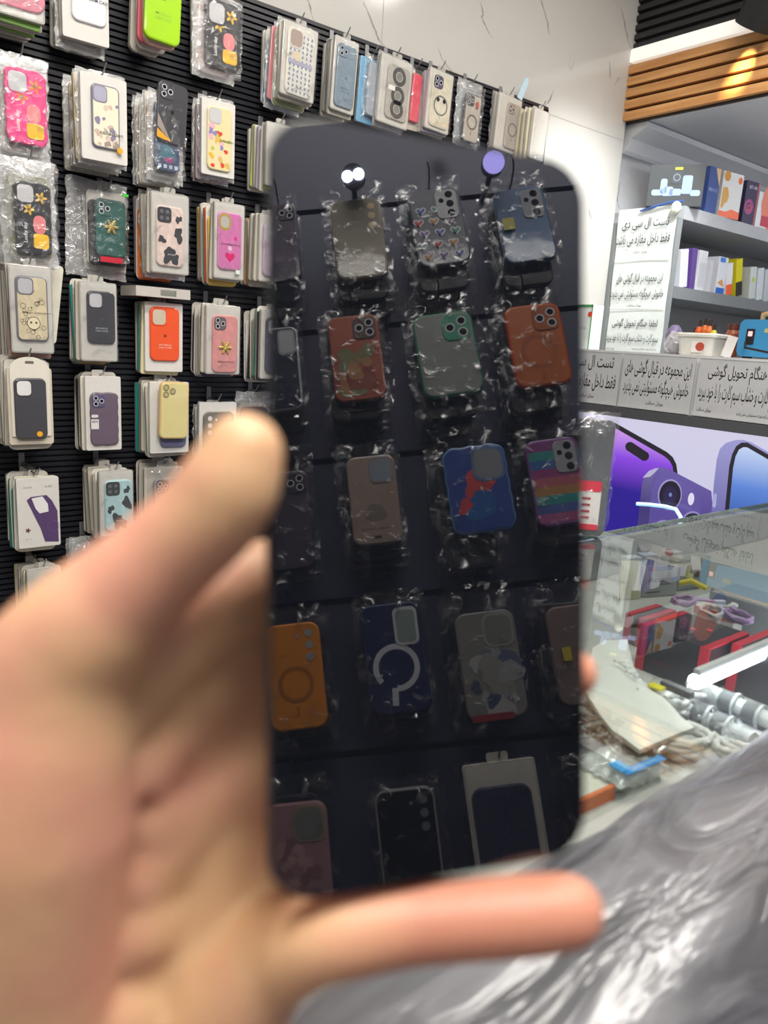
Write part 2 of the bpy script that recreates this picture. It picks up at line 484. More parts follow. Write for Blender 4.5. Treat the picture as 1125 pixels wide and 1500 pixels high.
# bulkhead over the alcove: soffit, timber slats, white LED profile, black fluted board
ZS = 2.225
b = MB(); b.box(((XC+X1)/2+0.02, (YR+YW)/2, (ZS+ZC)/2+0.001), (X1-XC-0.04, YW-YR, ZC-ZS-0.004), mat('cfd0d3', 0.55)); struct(b.build('ceiling_soffit'), 'white lowered ceiling beyond the timber slats', 'ceiling')
b = MB()
for i in range(5):
    z = ZS+0.002+0.0405*i
    b.box((XC-0.012, (YR+YW)/2, z+0.0145), (0.022, YW-YR, 0.029), WOOD)
b.box((XC+0.009, (YR+YW)/2, ZS+0.10), (0.018, YW-YR, 0.205), mat('2b1f16', 0.8))
tag(b.build('timber_slat_panel'), 'warm pine slat panel with dark gaps under the white strip', 'wall panel', kind='structure')
b = MB(); b.box((XC-0.006, (YR+YW)/2, ZS+0.2275), (0.03, YW-YR, 0.045), glow('fff6e8', E_STRIP))
tag(b.build('light_strip'), 'white band of light between black fluted board and timber slats', 'light')
b = MB(); z = ZS+0.252; prof = []
while z < ZC-0.004:
    prof += [(XC-0.012, z), (XC-0.012, z+0.017), (XC+0.006, z+0.020), (XC+0.006, z+0.029)]; z += 0.032
n = len(prof)
b.add([(p[0], YW-0.001, p[1]) for p in prof]+[(p[0], YR, p[1]) for p in prof], [(i, n+i, n+i+1, i+1) for i in range(n-1)], mat('2d2d2f', 0.45))
tag(b.build('fluted_panel'), 'black fluted board at the top right above the white strip', 'wall panel', kind='structure')
# cove moulding where the soffit meets the alcove wall
b = MB(); pr = [(0, 0), (-0.115, 0), (-0.115, -0.02), (-0.09, -0.03), (-0.05, -0.05), (-0.03, -0.09), (-0.02, -0.10), (0, -0.10)]
b.rings([[(x, YW+0.039+p[0], ZS-0.001+p[1]) for p in pr] for x in (XC+0.03, X1-0.01)], mat('d5d6d9', 0.5)); struct(b.build('trim_2'), 'white cove moulding under the lowered ceiling', 'moulding')

# ceiling LED panels (modelled fittings; the last is an added fill light)
def led_panel(x, y, lx, ly, label):
    t = thing('ceiling_light', label, 'ceiling light', (x, y, ZC))
    q = MB(); q.box((0, 0, -0.012), (lx+0.04, ly+0.04, 0.022), WHITE); q.build('frame', t)
    q = MB(); q.poly([(-lx/2, -ly/2, -0.0245), (-lx/2, ly/2, -0.0245), (lx/2, ly/2, -0.0245), (lx/2, -ly/2, -0.0245)], glow('fdf8f0', E_TUBE)); q.build('diffuser', t)
led_panel(0.45, 0.75, 1.2, 0.16, 'long white ceiling light over the service aisle')
led_panel(1.95, 0.75, 1.0, 0.16, 'long white ceiling light near the timber slats')
led_panel(0.5, -0.2, 1.2, 0.16, 'long white ceiling light over the customer side')
led_panel(0.1, -0.42, 1.4, 0.16, 'added unseen ceiling light brightening the hand and the rack opposite')
# added tube, out of view, that brightens the alcove shelves and soffit
t = thing('alcove_fill_light', 'added unseen tube light brightening the shelves under the lowered ceiling', 'light', (3.35, 0.95, 2.02))
q = MB(); q.tube([(-.55, 0, 0), (0, 0, 0), (.55, 0, 0)], .022, glow('f4f8ff', E_FILL), 12); q.build('tube', t)
for s in (-1, 1): q = MB(); q.tube([(.5*s, 0, .02), (.5*s, 0, ZS-2.02)], .003, mat('8a8a8c', .4), 6); q.build('rod', t)
# added wall washer, out of view, that floods the marble by the corner
P = Vector((2.05, 1.02, ZC-.16)); tgt = Vector((2.50, YW, 1.50)); ax = (P-tgt).normalized()
t = thing('spotlight', 'added unseen ceiling spotlight flooding the marble beside the corner', 'spotlight', P)
rot = Vector((0, 0, 1)).rotation_difference(ax).to_matrix().to_4x4()
cyl = lambda r, z, n=24: [(r*math.cos(2*PI*k/n), r*math.sin(2*PI*k/n), z) for k in range(n)]
q = MB(); q.xf = rot; q.rings([cyl(0.05, 0.12), cyl(0.055, 0.11), cyl(0.055, 0.0), cyl(0.05, 0.0), cyl(0.046, 0.02)][::-1], WHITE); q.build('housing', t)
q = MB(); q.xf = rot; q.disc(0, 0, 0.045, 0.021, glow('ffffff', 12.0)); q.build('lens', t)
q = MB(); q.tube([ax*0.11, (ax.x*0.11, ax.y*0.11, ZC-P.z)], 0.009, WHITE); q.build('stem', t)
ld = bpy.data.lights.new('wash beam', 'SPOT'); ld.energy = WASH_W; ld.color = (0.97, 1, 0.99); ld.spot_size = 0.85; ld.spot_blend = 0.8; ld.shadow_soft_size = 0.045
lo = bpy.data.objects.new('wash_beam', ld); COL.objects.link(lo)
lo.location = P - ax*0.03; lo.rotation_euler = (-ax).to_track_quat('-Z', 'Y').to_euler()

# black track spotlight, top right
P = at(1104, 40, 2.45)
ax = (at(1134, -18, 2.37) - P).normalized()
t = thing('spotlight', 'black cylindrical spotlight aimed at the timber slats', 'spotlight', P)
rot = Vector((0, 0, 1)).rotation_difference(ax).to_matrix().to_4x4()
q = MB(); q.xf = rot
cyl = lambda r, z, n=28: [(r*math.cos(2*PI*k/n), r*math.sin(2*PI*k/n), z) for k in range(n)]
q.rings([cyl(0.060, 0.24), cyl(0.064, 0.235), cyl(0.064, 0.0), cyl(0.056, 0.0), cyl(0.052, 0.03)][::-1], mat('1d1d1e', 0.45), True, True); q.build('housing', t)
q = MB(); q.xf = rot; q.disc(0, 0, 0.050, 0.031, glow('ffe2a8', 4.0)); q.build('lens', t)
q = MB(); q.tube([ax*0.23, ax*0.24+Vector((0, 0, 0.06)), Vector((ax.x*0.24, ax.y*0.24, ZC-P.z))], 0.009, mat('1d1d1e', 0.5)); q.build('stem', t)
ld = bpy.data.lights.new('spot beam', 'SPOT'); ld.energy = SPOT_W; ld.color = (1, 0.80, 0.42); ld.spot_size = 0.42; ld.spot_blend = 0.6; ld.shadow_soft_size = 0.03
lo = bpy.data.objects.new('spot_beam', ld); COL.objects.link(lo)
tgt = on(1085, 108, 0, XC-0.02); src = P - ax*0.02
lo.location = src; lo.rotation_euler = (tgt-src).to_track_quat('-Z', 'Y').to_euler()

# ------------------------------------------------------------------ the phone in the hand
MP = Matrix((( PH_R.x, PH_UP.x, PH_N.x, PH_C.x), (PH_R.y, PH_UP.y, PH_N.y, PH_C.y), (PH_R.z, PH_UP.z, PH_N.z, PH_C.z), (0, 0, 0, 1)))
PW, PHH, PT = 0.0755, 0.163, 0.0085
phone = thing('smartphone', 'black smartphone with dark screen held upright, mirroring racks of phone cases', 'phone', M=MP)
q = MB(); out = rrect(PW, PHH, 0.0105, 10)
q.rings([[(x, y, -PT+0.0012) for x, y in inset(out, 0.0012)], [(x, y, -PT) for x, y in inset(out, 0.0028)]][::-1] +
        [[(x, y, -0.0016) for x, y in out], [(x, y, -0.0004) for x, y in inset(out, 0.0006)]], mat('4c4e50', 0.35, metal=0.3), True, True, True)
q.build('frame', phone)
def screen_mat():
    m, t, bb = nt('black display glass')
    bb.inputs['Base Color'].default_value = (0.006, 0.007, 0.010, 1)
    bb.inputs['Roughness'].default_value = 0.012
    bb.inputs['IOR'].default_value = 2.0
    return m
q = MB(); so = rrect(PW-0.0016, PHH-0.0016, 0.0098, 10)
q.prism(so, -0.0006, 0.0002, screen_mat()); q.build('screen', phone)
q = MB(); q.disc(0, PHH/2-0.0072, 0.0019, 0.00025, mat('0a0a0c', 0.1)); q.annulus(0, PHH/2-0.0072, 0.0019, 0.0023, 0.00024, mat('16171c', 0.2)); q.build('front_camera', phone)
q = MB(); q.prism(rrect(0.012, 0.0008, 0.0003, 3, 0, PHH/2-0.0011), 0.0002, 0.0003, mat('101012', 0.5)); q.build('earpiece', phone)
q = MB(); q.prism(rrect(0.03, 0.034, 0.007, 6, -PW/2+0.02, PHH/2-0.024), -PT-0.0015, -PT, mat('202126', 0.3)); q.build('camera_plate', phone)
q = MB(); q.box((PW/2, 0.03, -PT/2), (0.0012, 0.011, 0.003), mat('1d1e22', 0.3, metal=0.5)); q.build('power_button', phone)

# ------------------------------------------------------------------ the hand
def lump(q, c, r, material, n=14, sc=(1, 1, 1)):
    rs = []
    for i in range(1, n):
        th = PI*i/n
        rs.append([(c[0]+r*sc[0]*math.sin(th)*math.cos(2*PI*k/20), c[1]+r*sc[1]*math.sin(th)*math.sin(2*PI*k/20), c[2]-r*sc[2]*math.cos(th)) for k in range(20)])
    q.rings(rs, material)
def limb(q, pts, material):
    """tapered round chain through (px, py, depth, radius)"""
    P = [at(x, y, d) for x, y, d, r in pts]; R = [p[3] for p in pts]
    path, rad = [], []
    for i in range(len(P)-1):                     # smooth centre line
        p0 = P[max(i-1, 0)]; p1, p2 = P[i], P[i+1]; p3 = P[min(i+2, len(P)-1)]
        for k in range(6):
            u = k/6
            path.append(0.5*((2*p1)+(p2-p0)*u+(2*p0-5*p1+4*p2-p3)*u*u+(3*p1-p0-3*p2+p3)*u**3)); rad.append(R[i]+(R[i+1]-R[i])*u)
    path.append(P[-1]); rad.append(R[-1])
    d = (path[-1]-path[-2]).normalized(); r = R[-1]; e = path[-1]
    for a in (0.4, 0.75, 0.93, 0.995): path.append(e+d*r*a); rad.append(r*math.sqrt(max(0.0, 1-a*a))+1e-4)
    q.tube(path, rad, material, n=20)
q = MB()
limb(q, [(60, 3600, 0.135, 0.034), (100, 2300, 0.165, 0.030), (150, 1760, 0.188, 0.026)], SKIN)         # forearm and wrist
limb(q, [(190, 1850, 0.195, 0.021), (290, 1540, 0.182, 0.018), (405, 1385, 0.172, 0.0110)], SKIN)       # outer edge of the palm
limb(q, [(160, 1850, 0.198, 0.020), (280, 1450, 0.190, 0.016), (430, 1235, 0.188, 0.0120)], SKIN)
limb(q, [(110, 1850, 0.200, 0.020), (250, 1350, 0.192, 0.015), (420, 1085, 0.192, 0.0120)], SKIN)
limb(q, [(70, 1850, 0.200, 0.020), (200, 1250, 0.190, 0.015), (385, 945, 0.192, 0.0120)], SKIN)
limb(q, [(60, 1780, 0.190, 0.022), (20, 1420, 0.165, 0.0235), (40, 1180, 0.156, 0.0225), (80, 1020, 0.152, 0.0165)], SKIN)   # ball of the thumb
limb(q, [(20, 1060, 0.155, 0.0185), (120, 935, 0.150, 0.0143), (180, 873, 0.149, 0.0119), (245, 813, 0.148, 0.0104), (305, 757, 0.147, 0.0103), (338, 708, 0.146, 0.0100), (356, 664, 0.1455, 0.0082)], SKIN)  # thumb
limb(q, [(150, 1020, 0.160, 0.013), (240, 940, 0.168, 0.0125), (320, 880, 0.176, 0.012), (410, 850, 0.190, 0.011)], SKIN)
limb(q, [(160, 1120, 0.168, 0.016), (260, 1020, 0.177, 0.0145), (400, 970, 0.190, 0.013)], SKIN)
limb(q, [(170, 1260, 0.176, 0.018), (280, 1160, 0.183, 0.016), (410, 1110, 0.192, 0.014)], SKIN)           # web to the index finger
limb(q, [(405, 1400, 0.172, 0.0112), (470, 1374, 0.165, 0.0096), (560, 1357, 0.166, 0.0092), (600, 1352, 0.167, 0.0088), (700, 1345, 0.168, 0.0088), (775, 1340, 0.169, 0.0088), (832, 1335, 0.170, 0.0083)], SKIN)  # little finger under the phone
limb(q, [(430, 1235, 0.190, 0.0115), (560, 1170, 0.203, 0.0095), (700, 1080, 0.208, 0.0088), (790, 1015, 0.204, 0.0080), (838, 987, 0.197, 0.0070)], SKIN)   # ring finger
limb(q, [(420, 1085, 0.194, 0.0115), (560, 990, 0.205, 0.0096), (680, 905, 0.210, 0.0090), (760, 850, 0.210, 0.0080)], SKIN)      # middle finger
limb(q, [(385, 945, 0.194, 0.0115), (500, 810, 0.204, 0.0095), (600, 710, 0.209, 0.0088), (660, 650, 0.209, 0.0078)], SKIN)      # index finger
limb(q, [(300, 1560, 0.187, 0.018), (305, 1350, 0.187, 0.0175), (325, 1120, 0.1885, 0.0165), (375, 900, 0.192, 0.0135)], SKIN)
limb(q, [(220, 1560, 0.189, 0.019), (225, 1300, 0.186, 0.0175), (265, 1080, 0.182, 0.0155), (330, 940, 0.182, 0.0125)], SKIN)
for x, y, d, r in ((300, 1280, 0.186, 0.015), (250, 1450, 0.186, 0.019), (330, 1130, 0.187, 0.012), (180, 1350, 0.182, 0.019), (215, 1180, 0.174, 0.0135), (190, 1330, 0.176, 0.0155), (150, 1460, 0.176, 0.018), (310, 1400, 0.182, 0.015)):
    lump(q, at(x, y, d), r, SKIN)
hand = q.build('hand')
tag(hand, 'left hand gripping the phone, thumb along its side and little finger beneath it', 'hand')
md = hand.modifiers.new('skin', 'REMESH'); md.mode = 'VOXEL'; md.voxel_size = 0.0011; md.use_smooth_shade = True
md = hand.modifiers.new('soften', 'SMOOTH'); md.factor = 0.5; md.iterations = 38
# ------------------------------------------------------------------ phone-case packs
METAL = mat('a8a8a8', 0.3, metal=0.9); PLATE = mat('8f9092', 0.4, metal=0.5)
CLEARBOX = mat('bdbab3', 0.18, coat=0.8, var=0.12, bscale=9)
CARD = mat('dcd8cd', 0.5); LENS = mat('15161c', 0.08); PALE = mat('c9c9cf', 0.3)
INK = mat('1a1a1c', 0.5)
PAL = ['b9b3a8', 'c9c2b4', 'a8a39c', 'd2ccc0', '8e8a86', 'b7a6a0', '3a9a90', 'd7b24c', 'c95a3a', 'd98aa6', '5a5566', '7da7c9', 'e2ded4', '3b3b40']

def camera_part(body, w, h, t, kind, cc, col):
    q = MB(); m = mat(col, 0.3, coat=0.4); x0, y0 = -w/2, h/2
    if kind == 'sq3':
        cx, cy = x0+w*0.29, y0-w*0.30; s = w*0.46
        q.prism(rrect(s, s, s*0.26, 5, cx, cy), t-0.001, t+0.0014, m, 0.0008)
        for dx, dy in ((-.22, .22), (-.22, -.22), (.22, 0)):
            q.annulus(cx+dx*s, cy+dy*s, s*0.13, s*0.185, t+0.0017, PALE, 16); q.disc(cx+dx*s, cy+dy*s, s*0.13, t+0.0016, LENS, 14)
    elif kind == 'sq4':
        cx, cy = x0+w*0.29, y0-w*0.30; s = w*0.5
        q.prism(rrect(s, s, s*0.22, 5, cx, cy), t-0.001, t+0.0014, m, 0.0008)
        for dx, dy in ((-.21, .21), (-.21, -.21), (.21, .21), (.21, -.21)):
            q.disc(cx+dx*s, cy+dy*s, s*0.13, t+0.0016, mat('6e6e74', 0.3), 14)
    elif kind == 'cut':
        cx, cy = x0+w*0.30, y0-w*0.33; s = w*0.46
        q.prism(rrect(s*1.12, s*1.2, s*0.3, 5, cx, cy), t-0.001, t+0.0009, m, 0.0006)
        q.prism(rrect(s*0.94, s*1.02, s*0.26, 5, cx, cy), t, t+0.0011, mat(cc or 'c7c6c8', 0.35))
    elif kind == 'oval':
        cx, cy = x0+w*0.28, y0-w*0.36; s = w*0.42
        q.annulus(cx, cy, s*0.5, s*0.62, t+0.0008, m, 20); q.prism(rrect(s*0.82, s*1.25, s*0.36, 5, cx, cy), t-0.0005, t+0.0005, mat(cc or 'b9b4ae', 0.35))
        q.prism(rrect(s*1.02, s*1.45, s*0.44, 5, cx, cy), t-0.0008, t+0.0003, m)
    elif kind == 'tri':
        s = w*0.40; cx, cy = x0+w*0.29, y0-w*0.30
        for dx, dy in ((-.26, .28), (-.26, -.28), (.3, 0)):
            q.annulus(cx+dx*s, cy+dy*s, s*0.17, s*0.26, t+0.0012, m, 18); q.disc(cx+dx*s, cy+dy*s, s*0.17, t+0.0008, mat(cc or '77705f', 0.25), 14)
    elif kind == 'vert':
        for k in range(3): q.disc(x0+w*0.20, y0-w*(0.2+0.21*k), w*0.072, t+0.0006, mat(cc or '9a9aa2', 0.3), 14)
        q.disc(x0+w*0.40, y0-w*0.24, w*0.035, t+0.0006, mat(cc or '9a9aa2', 0.3), 10)
    elif kind == 'rect':
        q.prism(rrect(w*0.40, w*0.62, w*0.1, 4, x0+w*0.27, y0-w*0.40), t-0.001, t+0.0012, m, 0.0006)
        q.prism(rrect(w*0.31, w*0.52, w*0.07, 4, x0+w*0.27, y0-w*0.40), t, t+0.0014, mat(cc or '9d9ea6', 0.3))
    elif kind == 'plate3':
        q.prism(rrect(w*0.42, w*0.62, w*0.1, 4, x0+w*0.28, y0-w*0.38), t-0.001, t+0.0016, m, 0.0008)
        for k in range(3): q.disc(x0+w*0.22, y0-w*(0.18+0.2*k), w*0.075, t+0.0018, LENS, 14)
        q.disc(x0+w*0.38, y0-w*0.3, w*0.05, t+0.0018, LENS, 12)
    if q.v: q.build('camera_cutout', body)

def print_part(body, w, h, t, decor, seed):
    q = MB(); z = t+0.00035; g = random.Random(seed)
    d = decor
    if d is None: return
    k = d[0]
    if k == 'sponge':          # two yellow flowers, rounded rose and yellow patches, white script
        q.poly(flowerz(w*0.22, h*0.30, w*0.17, z), mat(d[1], 0.4)); q.poly(flowerz(-w*0.12, h*0.12, w*0.16, z), mat(d[1], 0.4))
        q.disc(w*0.22, h*0.30, w*0.05, z+0.0002, mat('7c5a1e', 0.5), 10); q.disc(-w*0.12, h*0.12, w*0.05, z+0.0002, mat('7c5a1e', 0.5), 10)
        q.prism([(p[0], p[1]) for p in rrect(w*0.34, h*0.26, w*0.165, 6, w*0.16, -h*0.08)], t, t+0.0012, mat('e58286', 0.4), 0.0006)
        q.prism(rrect(w*0.42, h*0.21, w*0.08, 5, w*0.19, -h*0.31), t, t+0.0016, mat('f2bf1d', 0.4), 0.0006)
        q.xf = Matrix.Translation((-w*0.22, -h*0.2, 0)) @ Matrix.Rotation(PI/2, 4, 'Z'); q.text('Lucky day', 0, 0, h*0.28, w*0.13, z, mat('f2f0ee', 0.5))
    elif k == 'camo':
        for i in range(5):
            q.poly([(max(-w*.47, min(w*.47, x)), max(-h*.47, min(h*.47, y)), z+i*2e-5) for x, y in blob((-.30, .30, -.06, .12, .30)[i]*w, (-.06, .04, -.30, -.36, .30)[i]*h, (.11, .17, .20, .17, .10)[i]*w, seed+i*3, 22, .55, 1.25)], mat(d[1], 0.45))
        q.text('SPORT', w*.05, -h*.3, w*.3, h*.025, z+.0003, mat('d8d5d0', .5))
    elif k == 'marblecut':
        for i in range(18): q.poly([(x, y, z+i*2e-5) for x, y in blob(g.uniform(-.3, .3)*w, g.uniform(-.4, .12)*h, w*g.uniform(.09, .22), seed+i, 14, .4)], mat(d[1+i % (len(d)-1)], 0.4))
    elif k == 'blobs':
        for i in range(26):
            q.poly([(x, y, z+i*1e-5) for x, y in blob(g.uniform(-.4, .4)*w, g.uniform(-.44, .2)*h, w*g.uniform(.05, .12), seed+i, 12, .3)], mat(d[1+i % (len(d)-1)], 0.4))
    elif k == 'hearts':
        for i in range(5):
            for j in range(3):
                cx, cy = (-.3+.3*j+(.08 if i % 2 else 0))*w, (.22-.15*i)*h; r = w*.105
                hp = [(cx+r*math.sin(a)**3, cy+r*(.81*math.cos(a)-.31*math.cos(2*a)-.12*math.cos(3*a)-.06*math.cos(4*a))) for a in [2*PI*n/24 for n in range(24)]]
                q.poly([(x, y, z+.0002) for x, y in hp], mat('d9dbe2', .4)); q.poly([(x, y, z+.0003) for x, y in inset(hp[::-1], r*.22)], mat(d[1+(i*3+j) % (len(d)-1)], .4))
    elif k == 'heart1':
        cx, cy, r = 0, -h*.27, w*.2
        hp = [(cx+r*math.sin(a)**3, cy+r*(.81*math.cos(a)-.31*math.cos(2*a)-.12*math.cos(3*a)-.06*math.cos(4*a))) for a in [2*PI*n/28 for n in range(28)]]
        q.poly([(x, y, z) for x, y in hp], mat('d81f6e', .25)); q.disc(0, -h*.12, w*.09, z, mat('eec6d6', .2)); q.disc(w*.22, h*.06, w*.07, z, mat('d8357e', .3))
        q.text('CHEERFUL', w*.04, -h*.055, w*.8, h*.028, z+.0004, mat('4a2440', .5))
    elif k == 'ring':
        q.annulus(0, d[2]*h if len(d) > 2 else -h*.08, w*.25, w*.32, z, mat(d[1], .4)); q.box((0, (d[2] if len(d) > 2 else -.08)*h-w*.46, z), (w*.035, w*.16, .0003), mat(d[1], .4))
    elif k == 'ringfat':
        q.annulus(0, -h*.09, w*.29, w*.38, z, mat(d[1], .35), 40, -PI*.22, PI*1.52); q.xf = Matrix.Translation((w*.06, -h*.09-w*.34, 0)) @ Matrix.Rotation(.08, 4, 'Z'); q.box((0, -w*.12, z), (w*.1, w*.28, .0004), mat(d[1], .35))
    elif k == 'wave':
        q.poly([(-w*.46, -h*.3, z), (-w*.1, -h*.42, z), (w*.05, -h*.46, z), (-w*.2, -h*.46, z), (-w*.46, -h*.44, z)], mat('e8a534', .3))
        q.poly([(-w*.46, -h*.05, z-.0001), (w*.0, -h*.46, z-.0001), (-w*.1, -h*.42, z-.0001), (-w*.46, -h*.26, z-.0001)], mat('9a8e86', .3))
        q.disc(0, h*.02, w*.06, z, mat('1d1d20', .3)); 
    elif k == 'mark':
        q.disc(0, h*(-.03), w*.05, z, mat(d[1], .4)); q.text('MOBILE', 0, -h*.2, w*.42, h*.03, z, mat(d[2], .5)); q.text('CASE COVER', 0, -h*.25, w*.46, h*.03, z, mat(d[2], .5))
    elif k == 'bow':
        c = mat('cdb467', .25, metal=.5); y = d[1]*h
        q.prism(flower(0, y, w*.26, 6), t, t+.004, c, .0014); q.prism(flower(0, y, w*.10, 5), t+.004, t+.0058, c, .001)
        if len(d) > 2: q.text('BEAUTIFUL', w*.04, -h*.31, w*.66, h*.028, z+.0004, mat('5a3a3a', .5))
    elif k == 'dots':
        for i in range(6):
            for j in range(12):
                q.xf = Matrix.Translation(((-.38+.152*i)*w, (-.44+.075*j)*h, 0)) @ Matrix.Rotation(.5 if (i+j) % 2 else -.4, 4, 'Z')
                if not (i < 3 and j > 8): q.box((0, 0, z), (w*.05, h*.045, .0003), mat(d[1], .45))
        q.xf = Matrix.Identity(4); q.box((0, -h*.02, z+.0002), (w*.9, h*.06, .0004), mat('a6a4ba', .4)); q.disc(-w*.14, h*.08, w*.15, z+.0004, mat('d9c7ab', .4))
    elif k == 'doodle':
        for i in range(22):
            cx, cy = g.uniform(-.36, .36)*w, g.uniform(-.44, .22)*h; r = w*g.uniform(.05, .1)
            q.annulus(cx, cy, r*.82, r, z, mat('6a5c4c', .5), 14)
            if i % 3 == 0: q.disc(cx+r*.7, cy+r*.8, r*.35, z+.0001, mat('4b4440', .5), 10)
        q.disc(w*.02, -h*.22, w*.2, z+.0004, mat('e9dcba', .4)); q.annulus(w*.02, -h*.22, w*.19, w*.21, z+.0005, mat('5f554a', .5))
        for s in (-1, 1): q.disc(w*.02+s*w*.08, -h*.21, w*.035, z+.0006, mat('51494a', .5), 10)
        q.text('design collection', w*.12, -h*.06, w*.9, h*.03, z+.0008, INK)
    elif k == 'rings3':
        for cy in (.3, -.05, -.3):
            q.annulus(0, cy*h, w*.16, w*.3, z, mat('4a4a4a', .4)); q.disc(0, cy*h, w*.13, z, mat('83837d', .4))
        q.box((-w*.3, h*.06, z+.0005), (w*.3, h*.09, .0005), mat('e7e5e0', .5))
    elif k == 'rainbow':
        cs = d[1:]; n = len(cs)
        for i, c in enumerate(cs): q.poly([(-w*.46, h*(.46-.92*i/n), z), (-w*.46, h*(.46-.92*(i+1)/n), z), (w*.46, h*(.46-.92*(i+1)/n), z), (w*.46, h*(.46-.92*i/n), z)], mat(c, .35))
    elif k == 'pair':
        q.poly([(x, y, z) for x, y in blob(-w*.02, h*.06, w*.26, 5, 18, .3, .9)], mat(d[1], .4)); q.poly([(x, y, z+.0001) for x, y in blob(w*.02, -h*.2, w*.26, 9, 18, .3, .9)], mat(d[2], .4))
        q.poly([(x, y, z+.0002) for x, y in blob(w*.25, -h*.18, w*.1, 12, 12, .5, 1.3)], mat(d[1], .4))
    elif k == 'smallprint':
        q.poly([(x, y, z) for x, y in blob(0, -h*.15, w*.2, 3, 16, .25)], mat('7d7468', .5)); q.text('always smiling', 0, -h*.33, w*.62, h*.02, z, mat('3a322c', .5)); q.box((0, -h*.42, z), (w*.15, h*.03, .0004), mat('4a4038', .5))
    elif k == 'tiles':
        for i in range(4): q.box(((-.33+.22*i)*w, -h*.43, z), (w*.13, w*.13, .0003), mat('aab4c4', .4))
        q.poly([(x, y, z) for x, y in blob(0, -h*.25, w*.32, seed, 18, .3, .9)], mat('35697a', .4)); q.poly([(x, y, z+.0001) for x, y in blob(w*.05, -h*.33, w*.2, seed+4, 18, .3, .6)], mat('8a3f6f', .4))
    elif k == 'face':
        q.annulus(0, -h*.08, w*.3, w*.36, z, mat('6d6f72', .4))
        for s in (-1, 1): q.disc(s*w*.16, h*.02, w*.08, z+.0003, mat('17171a', .3))
        q.box((0, -h*.28, z), (w*.03, h*.14, .0003), mat('b6b3a6', .4))
    if q.v: q.build('print', body)
def flowerz(cx, cy, r, z): return [(x, y, z) for x, y in flower(cx, cy, r)]

def case_body(parent, w, h, t, col, cam=None, camcol='44444a', cc=None, decor=None, wave=0, rim=None, pos=(0, 0, 0), tilt=0, seed=1, glossy=.6, r=.19):
    q = MB(); out = rrect(w, h, w*r, 6, wave=wave)
    if rim: q.prism(out, 0, t*.93, mat(rim, .35, coat=.4), .0025); q.prism(inset(out, .003), t*.5, t, mat(col, .32, coat=glossy, bump=.12, bscale=22), .001)
    else: q.prism(out, 0, t, mat(col, .38, coat=glossy, bump=.12, bscale=22), .0028)
    o = q.build('case', parent); o.location = pos; o.rotation_euler = (0, 0, tilt)
    if cam: camera_part(o, w, h, t, cam, cc, camcol)
    print_part(o, w, h, t, decor, seed)
    return o
def film_sheet(parent, w, h, z, material, bulge=.006, seed=0, name='plastic_bag', pos=(0, 0), crumple=.0022):
    """clear pouch: bulged front and back with a crimped header"""
    g = random.Random(seed); q = MB(); nx, ny = 12, 20
    ed = [(g.uniform(-.0025, .0025), g.uniform(-.002, .002)) for _ in range(80)]
    for side in (1, -1):
        vs = []
        for j in range(ny+1):
            for i in range(nx+1):
                u, v = i/nx, j/ny
                ex = ed[j][0] if i in (0, nx) else 0; ey = ed[i+30][1] if j in (0, ny) else 0
                prof = (1-(2*u-1)**4)*(min(1, (1-v)/.12) if v > .88 else 1)*(min(1, v/.06))
                zz = z+side*(bulge*prof)+g.uniform(-crumple, crumple)*(0.25 if i in (0, nx) or j in (0, ny) else 1)
                vs.append((pos[0]+(u-.5)*w+ex, pos[1]+(v-.5)*h+ey, zz))
        fs = []
        for j in range(ny):
            for i in range(nx):
                a = j*(nx+1)+i; f = (a, a+1, a+nx+2, a+nx+1); fs.append(f if side > 0 else f[::-1])
        q.add(vs, fs, material, True)
    return q.build(name, parent)
def hook(M, d, label, dark=False, spring=False):
    t = thing('display_hook', label, 'hook', M=M)
    m = mat('1e1e20', .4) if dark else METAL
    q = MB(); q.prism(rrect(.013, .042, .002, 3, 0, .012), .001, .004, mat('232325', .5) if dark else PLATE, .0008); q.build('bracket', t)
    q = MB(); q.tube([(0, .004, .003), (0, .002, .03), (0, -.001, d-.02), (0, .002, d+.004), (0, .012, d+.014), (.002, .02, d+.018)], .0017, m, 6); q.build('prong', t)
    if spring:
        q = MB(); q.tube([(.006*math.cos(a*.9), .008+.006*math.sin(a*.9), .02+a*.0016) for a in range(62)], .0011, INK, 5); q.build('coil_cord', t)
    return t
# plain packs used behind the front ones: three builds, recoloured
def slab_mesh(kind, col, seed):
    q = MB(); g = random.Random(seed)
    if kind == 'box':
        q.prism(rrect(.094, .176, .005, 3), 0, .0062, CLEARBOX, .0012); q.prism(rrect(.0945, .1765, .005, 3, 0, 0), .006, .0098, mat(col, .35, coat=.5), .0012)
        q.prism(rrect(.03, .018, .004, 3, 0, .094), .002, .004, CLEARBOX)
    elif kind == 'card':
        q.prism(rrect(.092, .186, .012, 5), 0, .0022, CARD); q.prism(rrect(.088, .162, .013, 5, 0, -.012), .002, .0095, mat(col, .4, coat=.4), .002)
    else:
        q.prism(rrect(.077, .155, .014, 5, 0, -.008), .002, .0105, mat(col, .38, coat=.5), .0026)
    return q
SLABS = {}
def slab(kind, col):
    if (kind, col) not in SLABS:
        q = slab_mesh(kind, col, len(SLABS)); me_o = q.build('packaged_phone_case'); SLABS[(kind, col)] = me_o.data
        bpy.data.objects.remove(me_o)
    return SLABS[(kind, col)]
BAGS = {}
def bag_mesh(side):
    if side not in BAGS:
        o = film_sheet(None, .1, .195, .006, FILM_HAZY if side == 'L' else FILM_DARK, .006, 5); BAGS[side] = o.data; bpy.data.objects.remove(o)
    return BAGS[side]
def put(F, p, tilt=0, s=(1, 1, 1)):
    return Matrix.Translation(p) @ F @ Matrix.Rotation(tilt, 4, 'Z') @ Matrix.Diagonal((*s, 1))

